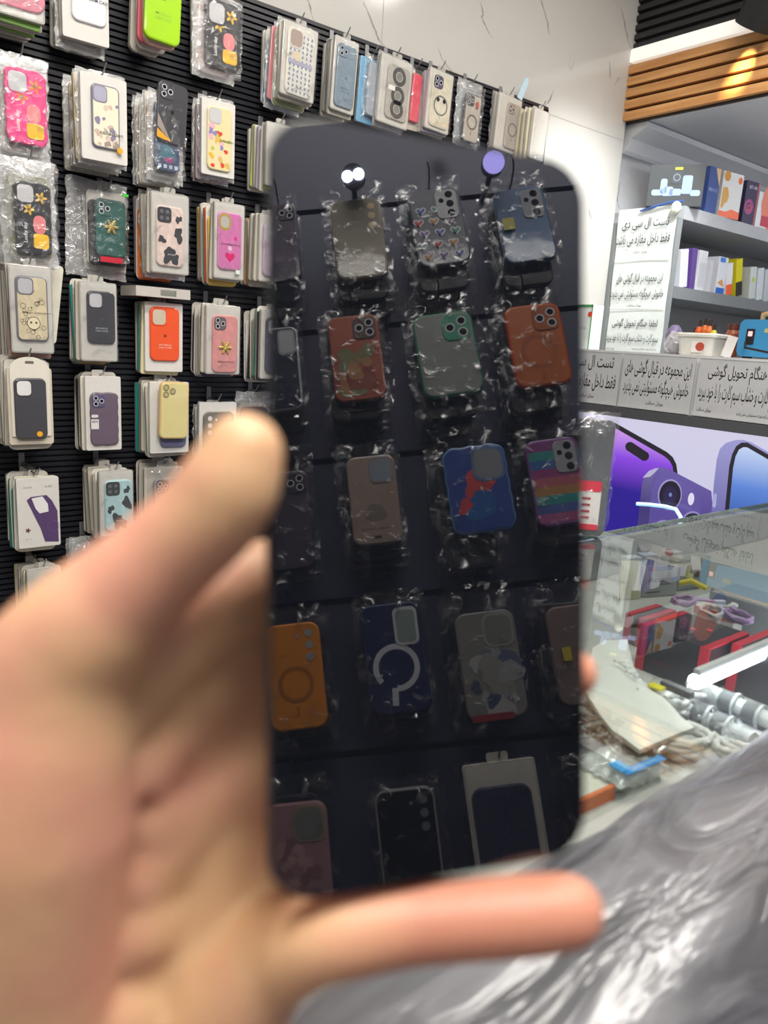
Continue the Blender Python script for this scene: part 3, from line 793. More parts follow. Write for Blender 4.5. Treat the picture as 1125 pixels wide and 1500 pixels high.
def px_rect(r, locate, d):
    x0, y0, x1, y1 = r; xc, yc = (x0+x1)/2, (y0+y1)/2
    c = locate(xc, yc, d)
    w = (locate(x1, yc, d)-locate(x0, yc, d)).length; h = (locate(xc, y1, d)-locate(xc, y0, d)).length
    return c, w, h
LOC_L = lambda x, y, d: on(x, y, 1, YW-.014-d)
LOC_R = lambda x, y, d: mirrored(x, y, YR+.012+d)

def stack(short, label, pack, case=None, xb=None, d=None, n=None, ptype='box', kinds=('box',), cols=None, body=None, tilt=0, side='L', seed=0, extra=None, hk=True, spring=False, back=True, bagpad=(.012, .03), backh=1.0):
    g = random.Random(seed+hash(short) % 1 + len(short)*13)
    F, loc = (FACE_L, LOC_L) if side == 'L' else (FACE_R, LOC_R)
    if d is None: d = max(.03, min(.15, YW*(1-(xb+346)/(pack[0]+346))+.02))
    c, w, h = px_rect(pack, loc, d)
    M = put(F, c, tilt)
    t = thing('packaged_phone_case', label, 'phone case', M=M)
    th = .011
    if ptype == 'box':
        q = MB(); q.prism(rrect(w, h, .005, 3), -th, 0, CLEARBOX, .0012); q.prism(rrect(w*.3, .014, .004, 3, 0, h/2+.006), -th*.6, -th*.3, CLEARBOX); q.prism(rrect(w*.93, h*.965, .004, 3), 0, .0006, mat('d6d3cc', .35)); q.build('clear_box', t)
        film_sheet(t, w*.985, h*.99, .0072, LID, .0012, seed, 'clear_lid', crumple=.0005)
    elif ptype == 'white':
        q = MB(); q.prism(rrect(w, h, .004, 3), -th, 0, mat('dddad4', .35, coat=.5), .001); q.build('paper_box', t)
    elif ptype == 'arch':
        q = MB(); out = rrect(w, h*.9, .006, 3, 0, -h*.05)
        arch = [(w*.44*math.cos(a), h*.38+w*.44*.42*math.sin(a)*1.6) for a in [PI*k/16 for k in range(17)]]
        q.prism(out, -.006, -.001, mat('cfc6b4', .4), .001); q.prism([(-w*.43, -h*.4)][::-1]+[(w*.43, -h*.4)]+arch, -.001, .0022, mat('e3ddd0', .45), .0006)
        q.prism(rrect(w*.2, .006, .0029, 4, 0, h*.38+w*.17), .0022, .0025, mat('6f6a62', .5)); q.build('hang_card', t)
    if case is not None and body is not None:
        cc, cw, ch = px_rect(case, loc, d); lp = (M.inverted() @ cc)
        kw = dict(body); kt = kw.pop('t', .0095); z0 = .0004 if ptype != 'arch' else .0022
        if ptype in ('bag', 'bare'): z0 = -.006
        case_body(t, cw, ch, kt if ptype in ('bag', 'bare') else min(kt, .0055), kw.pop('col'), pos=(lp.x, lp.y, z0), seed=seed+3, **kw)
    if ptype == 'bag':
        film_sheet(t, w, h, 0.0005, FILM if side == 'L' else FILM_DARK, .0085, seed)
    if extra: extra(t, w, h, M, loc, d)
    # the packs hanging behind it
    n = max(0, int((d-.016)/.0145)) if n is None else n
    cols = cols or [g.choice(PAL) for _ in range(4)]
    for k in range(n if back else 0):
        dd = d-.015-(d-.028)*(k+.55)/max(n, 1)
        kd = kinds[k % len(kinds)]
        me = slab(kd, cols[k % len(cols)])
        o = bpy.data.objects.new('packaged_phone_case', me); COL.objects.link(o)
        off = Vector((g.uniform(-.006, .004), 0, g.uniform(-.012, .004))) if side == 'L' else Vector((g.uniform(-.006, .006), 0, -.008*(k+1)-g.uniform(0, .008)))
        p = c+off; p.y = (YW-.014-dd) if side == 'L' else (YR+.012+dd)
        o.matrix_world = put(F, p, tilt*.5+g.uniform(-.035, .035), (min(1.12, w/.094), min(1.1, h/.176)*backh, .95))
        tag(o, 'edge of a pack behind the %s' % short, 'phone case', 'packs behind the %s' % short)
        if kd == 'bag':
            bg = bpy.data.objects.new('plastic_bag', bag_mesh(side)); COL.objects.link(bg); bg.parent = o
    if hk:
        top = c + Vector((0, 0, h/2+.004)); top.y = (YW-.016) if side == 'L' else YR+.012
        hook(put(F, top), max(.03, d-.006), ('metal hook holding the %s' % short) if side == 'L' else 'dark hook holding the %s in the mirrored rack' % short, dark=side == 'R', spring=spring)
    return t

def sticker(col, px, r, text=None, square=None):
    def f(t, w, h, M, loc, d):
        p = M.inverted() @ loc(px[0], px[1], d); q = MB()
        if square: q.prism(rrect(square[0], square[1], .001, 2, p.x, p.y), .0062, .0086, mat(col, .4))
        else: q.prism(rrect(2*r, 2*r, r*.98, 8, p.x, p.y), .0062, .0086, mat(col, .4))
        if text: q.text(text, p.x, p.y, (square[0] if square else 2*r)*.7, (square[1] if square else 2*r)*.3, .0089, INK)
        q.build('sticker', t)
    return f
def caption(text, px, wmm, hmm, col='2a2a2c', z=.0068):
    def f(t, w, h, M, loc, d):
        p = M.inverted() @ loc(px[0], px[1], d); q = MB(); q.text(text, p.x, p.y, wmm, hmm, z, mat(col, .5)); q.build('lettering', t)
    return f
def both(*fs):
    def f(*a):
        for x in fs: x(*a)
    return f
# ---- left wall, front packs row by row
SP = dict(cam='cut', camcol='2c2c2e', decor=('sponge', 'd8b02c'), wave=.0009)
stack('rose case at the top corner', 'rose phone case in a clear box at the top left corner, cut by the frame', (-28, -130, 62, 24), (-22, -120, 62, 12), xb=-60, ptype='box', body=dict(col='e07f94', cam=None), cols=['7fb04a', 'c2b8a8', 'cdc3b4'], seed=1)
stack('white boxed case', 'white phone case in a white paper box between the rose and lime cases', (92, -90, 158, 62), (104, -100, 153, 36), xb=76, ptype='white', body=dict(col='e6e6ea'), extra=caption('DREAM CASE', (140, 3), .05, .006), cols=['b7a6a0', 'b9b3a8', 'a8a39c'], kinds=('box', 'bag'), seed=2)
stack('lime case', 'glossy lime green phone case hanging bare in front of its stack', (214, -75, 265, 64), (214, -75, 265, 64), d=.135, n=7, ptype='bare', kinds=('bare',), body=dict(col='a5d80f', decor=('mark', '4b8f4e', '8fc23a'), glossy=1, rim='9ccc14'), cols=['e8b9b0', 'c9c2b4', 'e06a78', 'd5cfc4', 'c9c2b4', 'cfc8bb', 'c9c2b4'], tilt=-.05, seed=3)
stack('black flower case in the top row', 'black phone case with yellow flowers in clear wrap, right of the lime case', (288, -5, 354, 112), (302, 3, 351, 101), xb=276, ptype='bag', kinds=('bag', 'box'), body=dict(col='26262a', **SP), cols=['c9a8a0', 'b9b3a8', 'e06a78', 'c2b8a8'], seed=4)
stack('magenta case', 'bright magenta wavy phone case with flowers in a clear pouch at the left edge', (-2, 84, 72, 226), (9, 103, 68, 212), d=.13, ptype='bag', kinds=('bag',), body=dict(col='ee2f86', **{**SP, 'camcol': 'd62a78', 'decor': ('sponge', 'f07a1e')}), cols=['b9b3a8', 'd9a3a0', 'c98a80'], seed=5)
stack('cream floral case', 'cream floral phone case in a grey-white box with a round orange sticker', (120, 112, 186, 238), (134, 126, 174, 219), xb=92, ptype='white', kinds=('bag', 'box'), body=dict(col='e9e3cb', cam='cut', camcol='8d8a9c', cc='a9a7bc', rim='7d7c86', decor=('blobs', 'c9b2a4', '9d8e86', 'd9c3b4', '8a7f9c')), extra=both(sticker('f0a92a', (174, 222), .0062), caption('collection', (162, 197), .05, .008)), cols=['d98aa6', 'd2bd92', 'b9b3a8', 'c9c2b4'], seed=6)
stack('blue tile case', 'navy phone case with small tiles half hidden by a gradient case', (222, 140, 272, 262), (227, 150, 263, 252), xb=188, ptype='bag', kinds=('bag', 'card'), body=dict(col='3a4c68', decor=('tiles',)), cols=['b9b3a8', 'c2a692', 'a8a39c', 'd5cfc4'], seed=7)
stack('black gradient case', 'loose black phone case with an orange streak leaning over the navy tile case', (230, 122, 273, 212), (230, 122, 273, 212), d=.142, ptype='bare', body=dict(col='3b3a40', cam='sq3', camcol='4a494f', decor=('wave',), glossy=1), tilt=-.07, seed=8, back=False, hk=False)
stack('patchwork case', 'phone case with a yellow and red patchwork print in a white framed box', (296, 148, 344, 259), (303, 158, 338, 251), xb=275, ptype='white', kinds=('bag', 'box'), body=dict(col='e8d9a6', cam='cut', camcol='c9c6c0', decor=('blobs', 'e5b72e', 'd8452f', '8c82b8', 'e3b3bf', 'b7c25a', 'd9b86a')), extra=caption('collection', (330, 208), .036, .006), cols=['5a4f78', 'b9a3b0', 'c8506a', 'b9b3a8'], seed=9)
stack('pale slabs beside the phone in the second row', 'pale boxed phone case, second row, half hidden by the smartphone edge', (390, 182, 432, 276), None, xb=355, ptype='box', cols=['c3cf6a', 'd8d2c6', 'a99fb0', 'c9c2b4'], seed=10)
stack('black flower case at the left edge', 'large black phone case with yellow flowers in a clear pouch at the left edge', (10, 236, 86, 384), (22, 268, 75, 373), xb=-14, ptype='bag', kinds=('bag',), body=dict(col='26262a', **SP), cols=['8f8d6a', '4f7a68', 'b9b3a8'], seed=11)
stack('green case with gold ornament', 'teal green phone case with a raised gold ornament and red base', (131, 282, 189, 386), (140, 293, 184, 376), xb=120, ptype='bag', kinds=('card', 'bag'), body=dict(col='1f5a52', cam='sq3', camcol='2b5f58', decor=('bow', .02)), extra=both(sticker('4ee04a', (182, 287), .003, None, (.014, .006)), sticker('c42a3c', (162, 381), .01, None, (.052, .012))), cols=['3a3a3e', 'b9b3a8'], seed=12)
stack('pink camouflage case', 'pale pink phone case with black camouflage patches in a clear box', (222, 284, 277, 402), (228, 303, 268, 391), xb=192, ptype='box', kinds=('box', 'bag', 'card'), body=dict(col='ecd5cb', cam='sq4', camcol='3f3f43', decor=('camo', '3b3b40')), cols=['c9c2b4', 'd9762a', '8a7f8a', 'b9b3a8'], seed=13)
stack('orchid heart case', 'orchid pink phone case with a heart charm in a clear box', (314, 298, 358, 410), (318, 312, 353, 396), xb=279, ptype='box', kinds=('box', 'card'), body=dict(col='d977b4', cam='oval', camcol='b9a24c', decor=('heart1',), rim='dc8fc0'), extra=sticker('d7e3da', (346, 399), .004, None, (.011, .010)), cols=['c9c2b4', 'd7b24c', 'c9542e', '3a9a80', 'c9c2b4'], seed=14)
stack('lilac case beside the phone', 'pale lilac boxed phone case in the third row partly behind the smartphone edge', (380, 316, 428, 415), (384, 328, 424, 407), xb=347, ptype='box', body=dict(col='d3bfd4', cam='cut', camcol='d8cbdc', decor=None), cols=['c9c2b4', 'b28e6c', 'c9c2b4'], seed=15)
stack('beige doodle case', 'beige phone case with doodle rings in a clear box, cream card tilted behind', (15, 390, 78, 518), (23, 405, 70, 500), xb=-12, ptype='box', kinds=('box',), body=dict(col='e2d4b0', cam='cut', camcol='77767e', cc='bcbcc0', decor=('doodle',), rim='7b7a80'), cols=['b9b3a8', 'c9a092', 'c9c2b4'], seed=16)
stack('charcoal case in the fourth row', 'plain charcoal phone case in a clear box with small white print', (118, 414, 172, 530), (127, 427, 168, 504), xb=97, ptype='box', kinds=('box', 'card'), body=dict(col='3c3c42', cam='cut', camcol='45454b', cc='c2c2c4', decor=('mark', '4a4a50', 'b9b9bd')), cols=['c9c2b4', 'a88a5c', '2f9a94', 'c9c2b4'], seed=17)
stack('orange-red case', 'orange-red phone case with white small print in a white box', (213, 444, 268, 545), (219, 450, 262, 529), xb=193, ptype='white', kinds=('box', 'card'), body=dict(col='ee5a2e', cam='cut', camcol='e6562c', cc='c9bda8', decor=('mark', '8a3a24', 'f2c9b8')), cols=['e3d9ae', 'c9c2b4', '3aa38c', 'd2ccc0'], seed=18)
stack('salmon case', 'salmon pink glitter phone case with a gold ornament in a clear box', (302, 448, 352, 549), (310, 462, 347, 546), xb=272, ptype='box', kinds=('box', 'card'), body=dict(col='e09592', cam='sq3', camcol='6a5a60', decor=('bow', -.06, 1)), cols=['c9c2b4', '4d4360', 'c9542e', 'b9b3a8'], seed=19)
stack('slate case beside the phone', 'slate boxed phone case in the fourth row partly behind the smartphone edge', (382, 455, 428, 556), (388, 466, 424, 548), xb=350, ptype='box', kinds=('box', 'card'), body=dict(col='55556a', cam='cut'), cols=['2d2d30', 'e2ded4', '3a9a80', '9d8f8a'], seed=20)
stack('slate grey arched case', 'slate grey phone case on an arched cream hang card with an orange dot', (12, 527, 78, 652), (21, 554, 68, 643), xb=-12, ptype='arch', kinds=('card', 'box'), body=dict(col='47474c', cam='cut', camcol='424246', cc='e3e1df', glossy=.2), extra=sticker('f0b02e', (57, 635), .006), cols=['d5cfc0', 'c9c2b4'], seed=21)
def newtag(t, w, h, M, loc, d):
    p = M.inverted() @ loc(138, 621, d); q = MB(); q.prism(rrect(.018, .023, .001, 2, p.x, p.y), .0058, .0061, mat('dcdbd9', .4)); q.prism(rrect(.016, .007, .003, 4, p.x, p.y+.019), .0058, .0061, mat('dcdbd9', .4))
    q.text('NEW', p.x, p.y+.006, .015, .0055, .0064, INK); q.build('sticker', t)
stack('plum case', 'plum wavy phone case in a white box with a square label reading NEW', (126, 552, 178, 660), (132, 575, 173, 652), xb=103, ptype='white', kinds=('box', 'card'), body=dict(col='6a5c6c', cam='sq3', camcol='5d5878', wave=.0006), extra=newtag, cols=['d9d3c6', '2d2d30', 'e2ded4'], seed=22)
stack('navy boxed case', 'navy phone case in a white box behind the gold case', (220, 560, 277, 664), (234, 590, 272, 655), xb=194, ptype='white', kinds=('box', 'card', 'box'), body=dict(col='6e7090'), cols=['c9c2b4', '2f9a94', 'c9c2b4', '8a9a88'], seed=23)
stack('gold case', 'pale gold phone case with three lens rings hanging in front of a navy one', (234, 560, 276, 643), (234, 560, 276, 643), d=.128, ptype='bare', body=dict(col='dccf94', cam='tri', camcol='8a815a', cc='b5ab80', rim='d9b878', glossy=1), tilt=-.03, seed=24, back=False, hk=False)
stack('grey case above the thumb', 'grey phone case in a white box partly covered by the thumb', (292, 590, 346, 706), (297, 603, 342, 690), xb=278, ptype='white', kinds=('bag', 'box'), body=dict(col='77746c', cam='vert', cc='d8d8d8', camcol='77746c'), cols=['5a5566', 'd5cfc4'], seed=25)
stack('crumpled pouch beside the thumb tip', 'crumpled clear pouch with a dark case showing above the thumb tip', (345, 576, 400, 680), (352, 596, 392, 672), xb=340, ptype='bag', kinds=('bag',), body=dict(col='4a3434'), cols=['b9b3a8'], seed=26)
def purpleart(t, w, h, M, loc, d):
    L = lambda x, y: tuple((M.inverted() @ loc(x, y, d))[:2])
    q = MB(); P = [(39, 733), (45, 728), (68, 725), (76, 733), (84, 748), (86, 793), (66, 793), (60, 775)]
    q.poly([(*L(*p), .0006) for p in P][::-1], mat('5d4670', .3, coat=.5))
    for pts, c, z in (([(46, 730), (62, 727), (70, 738), (71, 749), (58, 752), (52, 745)], 'e8e6e6', .0009),):
        q.poly([(*L(*p), z) for p in pts][::-1], mat(c, .4))
    cx, cy = L(78, 770); q.annulus(cx, cy, .012, .0128, .0009, mat('77608c', .4))
    cx, cy = L(41, 777); q.poly(flowerz(cx, cy, .006, .0008), mat('6a3c30', .5))
    q.text('SILICONE', *L(40, 714), .018, .004, .0008, mat('a9a6a2', .5)); q.text('A-427', *L(71, 712), .017, .005, .0008, mat('9a9794', .5)); q.text('premium cover', *L(42, 790), .014, .003, .0008, mat('9a9794', .5)); q.build('print', t)
stack('white box with purple case picture', 'white box printed with a slanted purple phone case, hanging on a coiled tether', (26, 700, 88, 802), None, d=.14, ptype='white', kinds=('card', 'box'), extra=purpleart, cols=['e0dcc6', 'd9d3b8', '2f8a78', '1f7a6a', '2f8a78'], spring=True, seed=27)
stack('blue camouflage case', 'pale blue phone case with black camouflage patches in a clear box', (146, 690, 196, 786), (153, 703, 193, 777), xb=103, ptype='box', kinds=('box', 'card'), body=dict(col='b9dbe0', cam='sq4', camcol='3f4648', decor=('camo', '454b4d')), cols=['c9c2b4', 'b9b3a8', 'c9c2b4', 'cbb9a0', 'c9c2b4'], seed=28)
stack('glossy pouch with silver case', 'silver phone case in crumpled glossy wrap just above the hand', (216, 682, 272, 790), (226, 700, 266, 782), xb=198, ptype='bag', kinds=('box', 'card'), body=dict(col='8f9298', cam='sq3'), cols=['cfc8bb', 'd9d9c9'], seed=29)
stack('cream hang card at the lower left', 'cream hang card stack with teal edges at the lower left above the hand', (42, 832, 92, 960), None, d=.14, ptype='box', kinds=('card', 'box'), cols=['c2554a', 'd9d3a8', '2f9aa4', 'd5cfc0', '8a809a', 'c9c2b4'], seed=30)
stack('cloudy grey pouch behind the thumb', 'cloudy grey pouch showing just over the back of the thumb', (112, 796, 160, 900), (118, 812, 154, 890), d=.08, ptype='bag', kinds=('bag',), body=dict(col='8d8d92'), cols=['77777c'], seed=31)
# the long row right under the marble
stack('white dashed case', 'white phone case with a dashed print, leftmost in the row above the smartphone', (414, 36, 463, 146), (419, 43, 457, 143), xb=373, ptype='box', kinds=('box', 'bag', 'card'), body=dict(col='e3e0d8', cam='cut', camcol='dcd6c8', cc='a8958c', decor=('dots', '7b8aa0'), rim='e8e2d4'), cols=['c9c2b4', '5a8a8a', 'a9b08a', 'd98a92', '6f9fc9', '4f86ad'], tilt=-.05, seed=32)
stack('grey-blue pouch case', 'grey-blue phone case in a clear box, second in the row above the smartphone', (488, 56, 522, 166), (491, 66, 519, 160), xb=464, ptype='box', kinds=('box',), body=dict(col='8497a6', cam='sq3', camcol='77899a', decor=('mark', '5f7386', '5c6f82')), cols=['c9c2b4', '4a4a48', 'cfc8bb'], tilt=-.05, seed=33)
stack('sky blue edged pouch', 'narrow row of wrapped cases with a sky blue edge above the smartphone', (531, 82, 560, 180), (538, 92, 558, 172), xb=522, ptype='bag', kinds=('box', 'bag'), body=dict(col='9aa2ac', decor=None), cols=['7db4d8', 'cfd2d9', '9a6a72'], tilt=-.05, seed=34)
stack('case with three black circles', 'clear phone case with black circles and a small white tag', (556, 84, 601, 186), (565, 97, 597, 178), xb=538, ptype='box', kinds=('bag', 'box'), body=dict(col='b8b4aa', cam=None, decor=('rings3',)), cols=['a8a39c', 'b7a6a0'], tilt=-.05, seed=35)
stack('red edged pack', 'slim pack with a bright red edge in the row above the smartphone', (600, 100, 618, 186), (602, 108, 615, 180), xb=594, ptype='bag', kinds=('box',), body=dict(col='e0304e'), cols=['c9c2b4'], tilt=-.04, seed=36)
stack('cream case with two dark dots', 'cream phone case with two dark dots and a grey ring', (626, 103, 661, 194), (630, 110, 658, 189), xb=608, ptype='box', kinds=('box',), body=dict(col='ded7c0', cam='sq3', camcol='55506a', decor=('face',), rim='e6e0cc'), cols=['a8a6b8', 'd5cfc4', 'c9c2b4'], tilt=-.05, seed=37)
stack('ringed case with red mark', 'clear phone case with a dark ring and a red mark beside its lenses', (673, 122, 707, 212), (679, 138, 702, 210), xb=660, ptype='bag', kinds=('bag', 'box'), body=dict(col='b3aca2', cam='sq3', camcol='3a3a3c', decor=('ring', '55534e'), rim='4b4a4a'), extra=sticker('cc4a44', (697, 155), .004, None, (.009, .018)), cols=['8fa0a8', 'b9b3a8', 'b08a5c'], tilt=-.05, seed=38)
stack('taupe ringed case', 'taupe phone case with a grey ring near the right end of the row', (727, 140, 761, 224), (739, 152, 759, 220), xb=710, ptype='box', kinds=('box', 'bag'), body=dict(col='b0a79c', cam='sq3', camcol='96847a', decor=('ring', '77716a')), extra=sticker('6a8ad0', (762, 162), .003, None, (.006, .012)), cols=['b9b3a8', 'd2ccc0', 'c9c2b4'], tilt=-.05, seed=39)
stack('last cream pack of the row', 'cream pack at the right end of the row under the marble', (779, 160, 800, 236), None, d=.12, n=5, ptype='box', kinds=('box',), cols=['d9d1b4', 'e0d9bf', 'd2c9a8', 'ddd6bc', 'd9d1b4'], tilt=-.04, seed=40)
# loose pieces on the left wall
c, w, h = px_rect((24, 383, 88, 500), LOC_L, .072)
t = thing('hang_card', 'cream card tilted behind the beige doodle case', 'card', M=put(FACE_L, c, -.13)); q = MB(); q.prism(rrect(w, h, .008, 4), -.001, .0008, mat('e6e2d2', .5)); q.prism(rrect(.018, .004, .0019, 4, -.01, h/2-.012), .0008, .001, mat('8d8a80', .5)); q.build('card', t)
c, w, h = px_rect((98, 265, 186, 408), LOC_L, .028)
t = thing('plastic_pouch', 'wide cloudy empty pouch hanging behind the green case with gold ornament', 'pouch', M=put(FACE_L, c, -.03)); film_sheet(t, w, h, 0, FILM_HAZY, .004, 77, 'plastic_bag')
c, w, h = px_rect((188, 420, 268, 438), LOC_L, .07)
t = thing('packaged_phone_case', 'boxed case lying flat on top of the orange-red case stack', 'phone case', M=Matrix.Translation(c) @ Matrix.Rotation(.05, 4, 'Z')); q = MB(); q.box((0, 0, 0), (w, .09, h*.8), mat('c9c2bb', .25, coat=.5)); q.build('clear_box', t)
q = MB(); q.box((0, .003, 0), (w*.94, .08, h*.82), mat('b56a72', .4)); q.box((.012, -.043, 0), (w*.3, .004, h*.5), mat('3a9a78', .4)); q.build('case', t)
P = on(766, 128, 1, YW-.05)
t = thing('price_tag', 'pale blue plastic tag standing above the taupe ringed case', 'tag', M=put(FACE_L, P, -.28)); q = MB(); q.prism([(-.014, -.04), (.010, -.04), (.018, .02), (.012, .04), (-.004, .03)], 0, .0015, mat('c3dcea', .3)); q.build('tag', t)
# ------------------------------------------------------------------ the rack opposite, seen mirrored in the phone
RK = mat('4d5068', 0.45); RKD = mat('1b1b1f', 0.6)
b = MB(); zs = [0.14, 0.928, 1.172, 1.416, 1.660, 1.904, 2.148, 2.34]
for a, c in zip(zs[:-1], zs[1:]):
    b.box((0.55, YR+0.009, (a+c)/2), (3.4, 0.016, (c-a)-0.011), RK)
b.box((0.55, YR+0.002, 1.24), (3.4, 0.003, 2.2), RKD)
tag(b.build('grooved_panel'), 'dark grey grooved panel mirrored in the smartphone screen', 'wall panel', kind='structure')
def R(short, label, pack, case, body, n=3, d=.1, ptype='bag', seed=0, tilt=0.0, cols=('33353c', '2a2b30', '3c3a40'), kinds=('bag',), **k):
    return stack(short, label, pack, case, d=d, n=n, ptype=ptype, kinds=kinds, cols=list(cols), body=body, side='R', seed=seed, tilt=-.35*tilt-.01, **k)
R('mirrored plum case at the top', 'dark plum pouch at the left edge of the smartphone mirror, top row', (380, 285, 441, 440), (384, 300, 438, 412), dict(col='4a3f55', cam='sq3', camcol='3c3446'), seed=50, n=1)
R('mirrored ribbed clear case', 'smoky ribbed clear phone case mirrored at the top left of the screen', (474, 266, 572, 432), (488, 292, 563, 408), dict(col='8a8474', cam='vert', cc='c9b48a', camcol='8a8474', rim='a39a84', glossy=1), seed=51, tilt=.03)
R('mirrored hearts case', 'colourful hearts phone case mirrored at the top centre of the screen', (590, 260, 686, 410), (605, 277, 681, 389), dict(col='6a6c78', cam='plate3', camcol='b9bac2', decor=('hearts', 'c04a4a', '4a8f7a', '4a5fa8', '7a5a9a', 'b98a4a')), seed=52, tilt=.12)
R('mirrored steel blue case', 'steel blue phone case mirrored at the top right of the screen', (712, 252, 815, 400), (730, 276, 806, 384), dict(col='4a6a94', cam='plate3', camcol='8a8e98', glossy=1), seed=53, tilt=.14, extra=sticker('a8a04a', (744, 332), .004, None, (.02, .022)))
R('mirrored navy white case', 'navy phone case with a white corner mirrored at the left edge of the screen', (372, 452, 446, 612), (376, 480, 440, 602), dict(col='232a3e', cam='rect', camcol='9aa0a8', cc='b9bcc2', rim='a9adb4'), seed=54, n=1)
R('mirrored terracotta case', 'terracotta patterned phone case mirrored in the second row', (470, 448, 574, 600), (485, 462, 560, 587), dict(col='a8553c', cam='sq3', camcol='5a4038', decor=('marblecut', 'a87a4a', '7a7a52', '8a3030', '8f4a3a')), seed=55, tilt=.04)
R('mirrored sage case', 'grey sage phone case with a green frame mirrored in the second row', (594, 430, 712, 608), (611, 458, 700, 580), dict(col='8d938e', cam='sq3', camcol='3f9a7e', rim='3a8a72', glossy=1), seed=56, tilt=.13)
R('mirrored burnt orange case', 'burnt orange phone case with fine engraving mirrored in the second row right', (726, 424, 830, 600), (746, 446, 829, 566), dict(col='bd6428', cam='sq3', camcol='a5541f', decor=('ring', 'a5541f'), rim='c94a20'), seed=57, tilt=.08)
R('mirrored plum grooved case', 'plum grooved phone case mirrored at the left edge, third row', (384, 650, 464, 852), (390, 690, 456, 834), dict(col='4b4454', cam='sq3', camcol='3f3947'), seed=58, n=1)
R('mirrored taupe case', 'taupe phone case with a small print mirrored in the third row', (496, 646, 588, 808), (512, 667, 584, 797), dict(col='a08c80', cam='cut', camcol='8d8588', cc='8e98a4', decor=('smallprint',)), seed=59, tilt=.02)
R('mirrored royal blue case', 'royal blue wavy phone case with red and blue blobs mirrored in the third row', (634, 622, 738, 830), (654, 652, 748, 780), dict(col='2d4a9c', cam='cut', camcol='5a78b0', cc='8b8d94', decor=('pair', 'c9484e', '2a63a8'), wave=.0008, rim='5a86c0'), seed=60, tilt=.10, n=3)
R('mirrored rainbow case', 'rainbow striped phone case mirrored at the right edge, third row', (762, 618, 868, 786), (777, 642, 856, 769), dict(col='8a5aa0', cam='plate3', camcol='a9aab2', decor=('rainbow', '8a4a8a', '3a9a96', '3a6aa8', 'a04a8a', 'c06a78', 'b98a5a', '3a9a9a', '5a6ab0', 'b05a90')), seed=61, tilt=.08)
R('mirrored amber case', 'bright amber phone case with a thin ring mirrored at the left edge, fourth row', (372, 886, 486, 1076), (392, 912, 474, 1068), dict(col='e08a12', cam='vert', cc='a8a8a8', camcol='e08a12', decor=('ring', 'b06a08')), seed=62, tilt=.05)
R('mirrored navy ring case', 'navy phone case with a fat white ring mirrored in the fourth row', (522, 862, 630, 1052), (534, 882, 624, 1044), dict(col='1d2a55', cam='rect', camcol='c9cbd4', cc='8c9a98', decor=('ringfat', 'c9ccd8')), seed=63, tilt=.05)
R('mirrored grey floral case', 'grey floral phone case with silver dots mirrored in the fourth row', (650, 852, 766, 1064), (674, 894, 763, 1052), dict(col='80807c', cam='cut', camcol='9a9a92', cc='7d8078', decor=('marblecut', '5a6480', '9a9a9c', '6f7688', 'a8a8a8', '47506c', '8f8f8a')), seed=64, tilt=.06, extra=sticker('8a2a30', (722, 1050), .004, None, (.062, .010)))
R('mirrored dusty pink case', 'dusty pink phone case with a yellow sticker mirrored at the right edge, fourth row', (784, 846, 900, 1044), (808, 884, 896, 1030), dict(col='7d6a66'), seed=65, tilt=.08, extra=sticker('c9b81e', (829, 958), .004, None, (.013, .02)))
R('mirrored rose moulded case', 'dusty rose moulded phone case mirrored at the bottom left of the screen', (388, 1132, 486, 1330), (392, 1174, 484, 1340), dict(col='a87f84', cam='cut', camcol='9a8a70', cc='7a7d78', decor=('blobs', '9c7378', 'b98e92', '8f666c')), seed=66, ptype='bag')
R('mirrored black case', 'black phone case on a pale card mirrored at the bottom centre of the screen', (549, 1140, 660, 1350), (556, 1152, 646, 1340), dict(col='08080b', cam='vert', cc='6f727a', camcol='08080b', rim='8a8a90'), seed=67, ptype='bag', tilt=.03, n=1)
R('mirrored ink blue case', 'ink blue phone case on a beige card mirrored at the bottom right of the screen', (690, 1112, 800, 1330), (700, 1148, 790, 1330), dict(col='131b45'), seed=68, ptype='box', tilt=.06, n=1)
R('mirrored edge of a dark case', 'dark blue case at the bottom right edge of the smartphone mirror', (832, 1098, 930, 1290), (846, 1130, 920, 1280), dict(col='1c2036'), seed=69, n=1)
# two lamps on arms over that rack
def arm_lamp(px, col, e, label, twin):
    P = mirrored(px[0], px[1], YR+.16)
    t = thing('picture_lamp', label, 'lamp', P)
    q = MB(); q.tube([(0, -.03, .004), (0, -.1, .02), (0, -.157, .03)], .005, mat('2a2a2c', .4)); q.build('arm', t)
    q = MB(); q.box((0, -.157, .03), (.03, .006, .05), mat('2a2a2c', .4)); q.build('mount', t)
    q = MB(); aim = (Vector((-.05, .75, -.35))).normalized(); rot = Vector((0, 0, 1)).rotation_difference(aim).to_matrix().to_4x4(); q.xf = rot
    cy = lambda r, z: [(r*math.cos(2*PI*k/20), r*math.sin(2*PI*k/20), z) for k in range(20)]
    q.rings([cy(.015, -.035), cy(.0192, -.03), cy(.0195, 0)], mat('55586a', .4)); q.build('head', t)
    q = MB(); q.xf = rot
    if twin:
        for s in (-1, 1): q.disc(s*.0095, 0, .0092, .001, glow(col, e))
    else: q.disc(0, 0, .0185, .001, glow(col, e))
    q.build('bulb', t)
arm_lamp((517, 257), 'f2fbff', 60.0, 'small twin lamp shining white at the top left of the smartphone mirror', True)
arm_lamp((723, 238), '9a90f0', 3.6, 'small lilac lamp at the top right of the smartphone mirror', False)
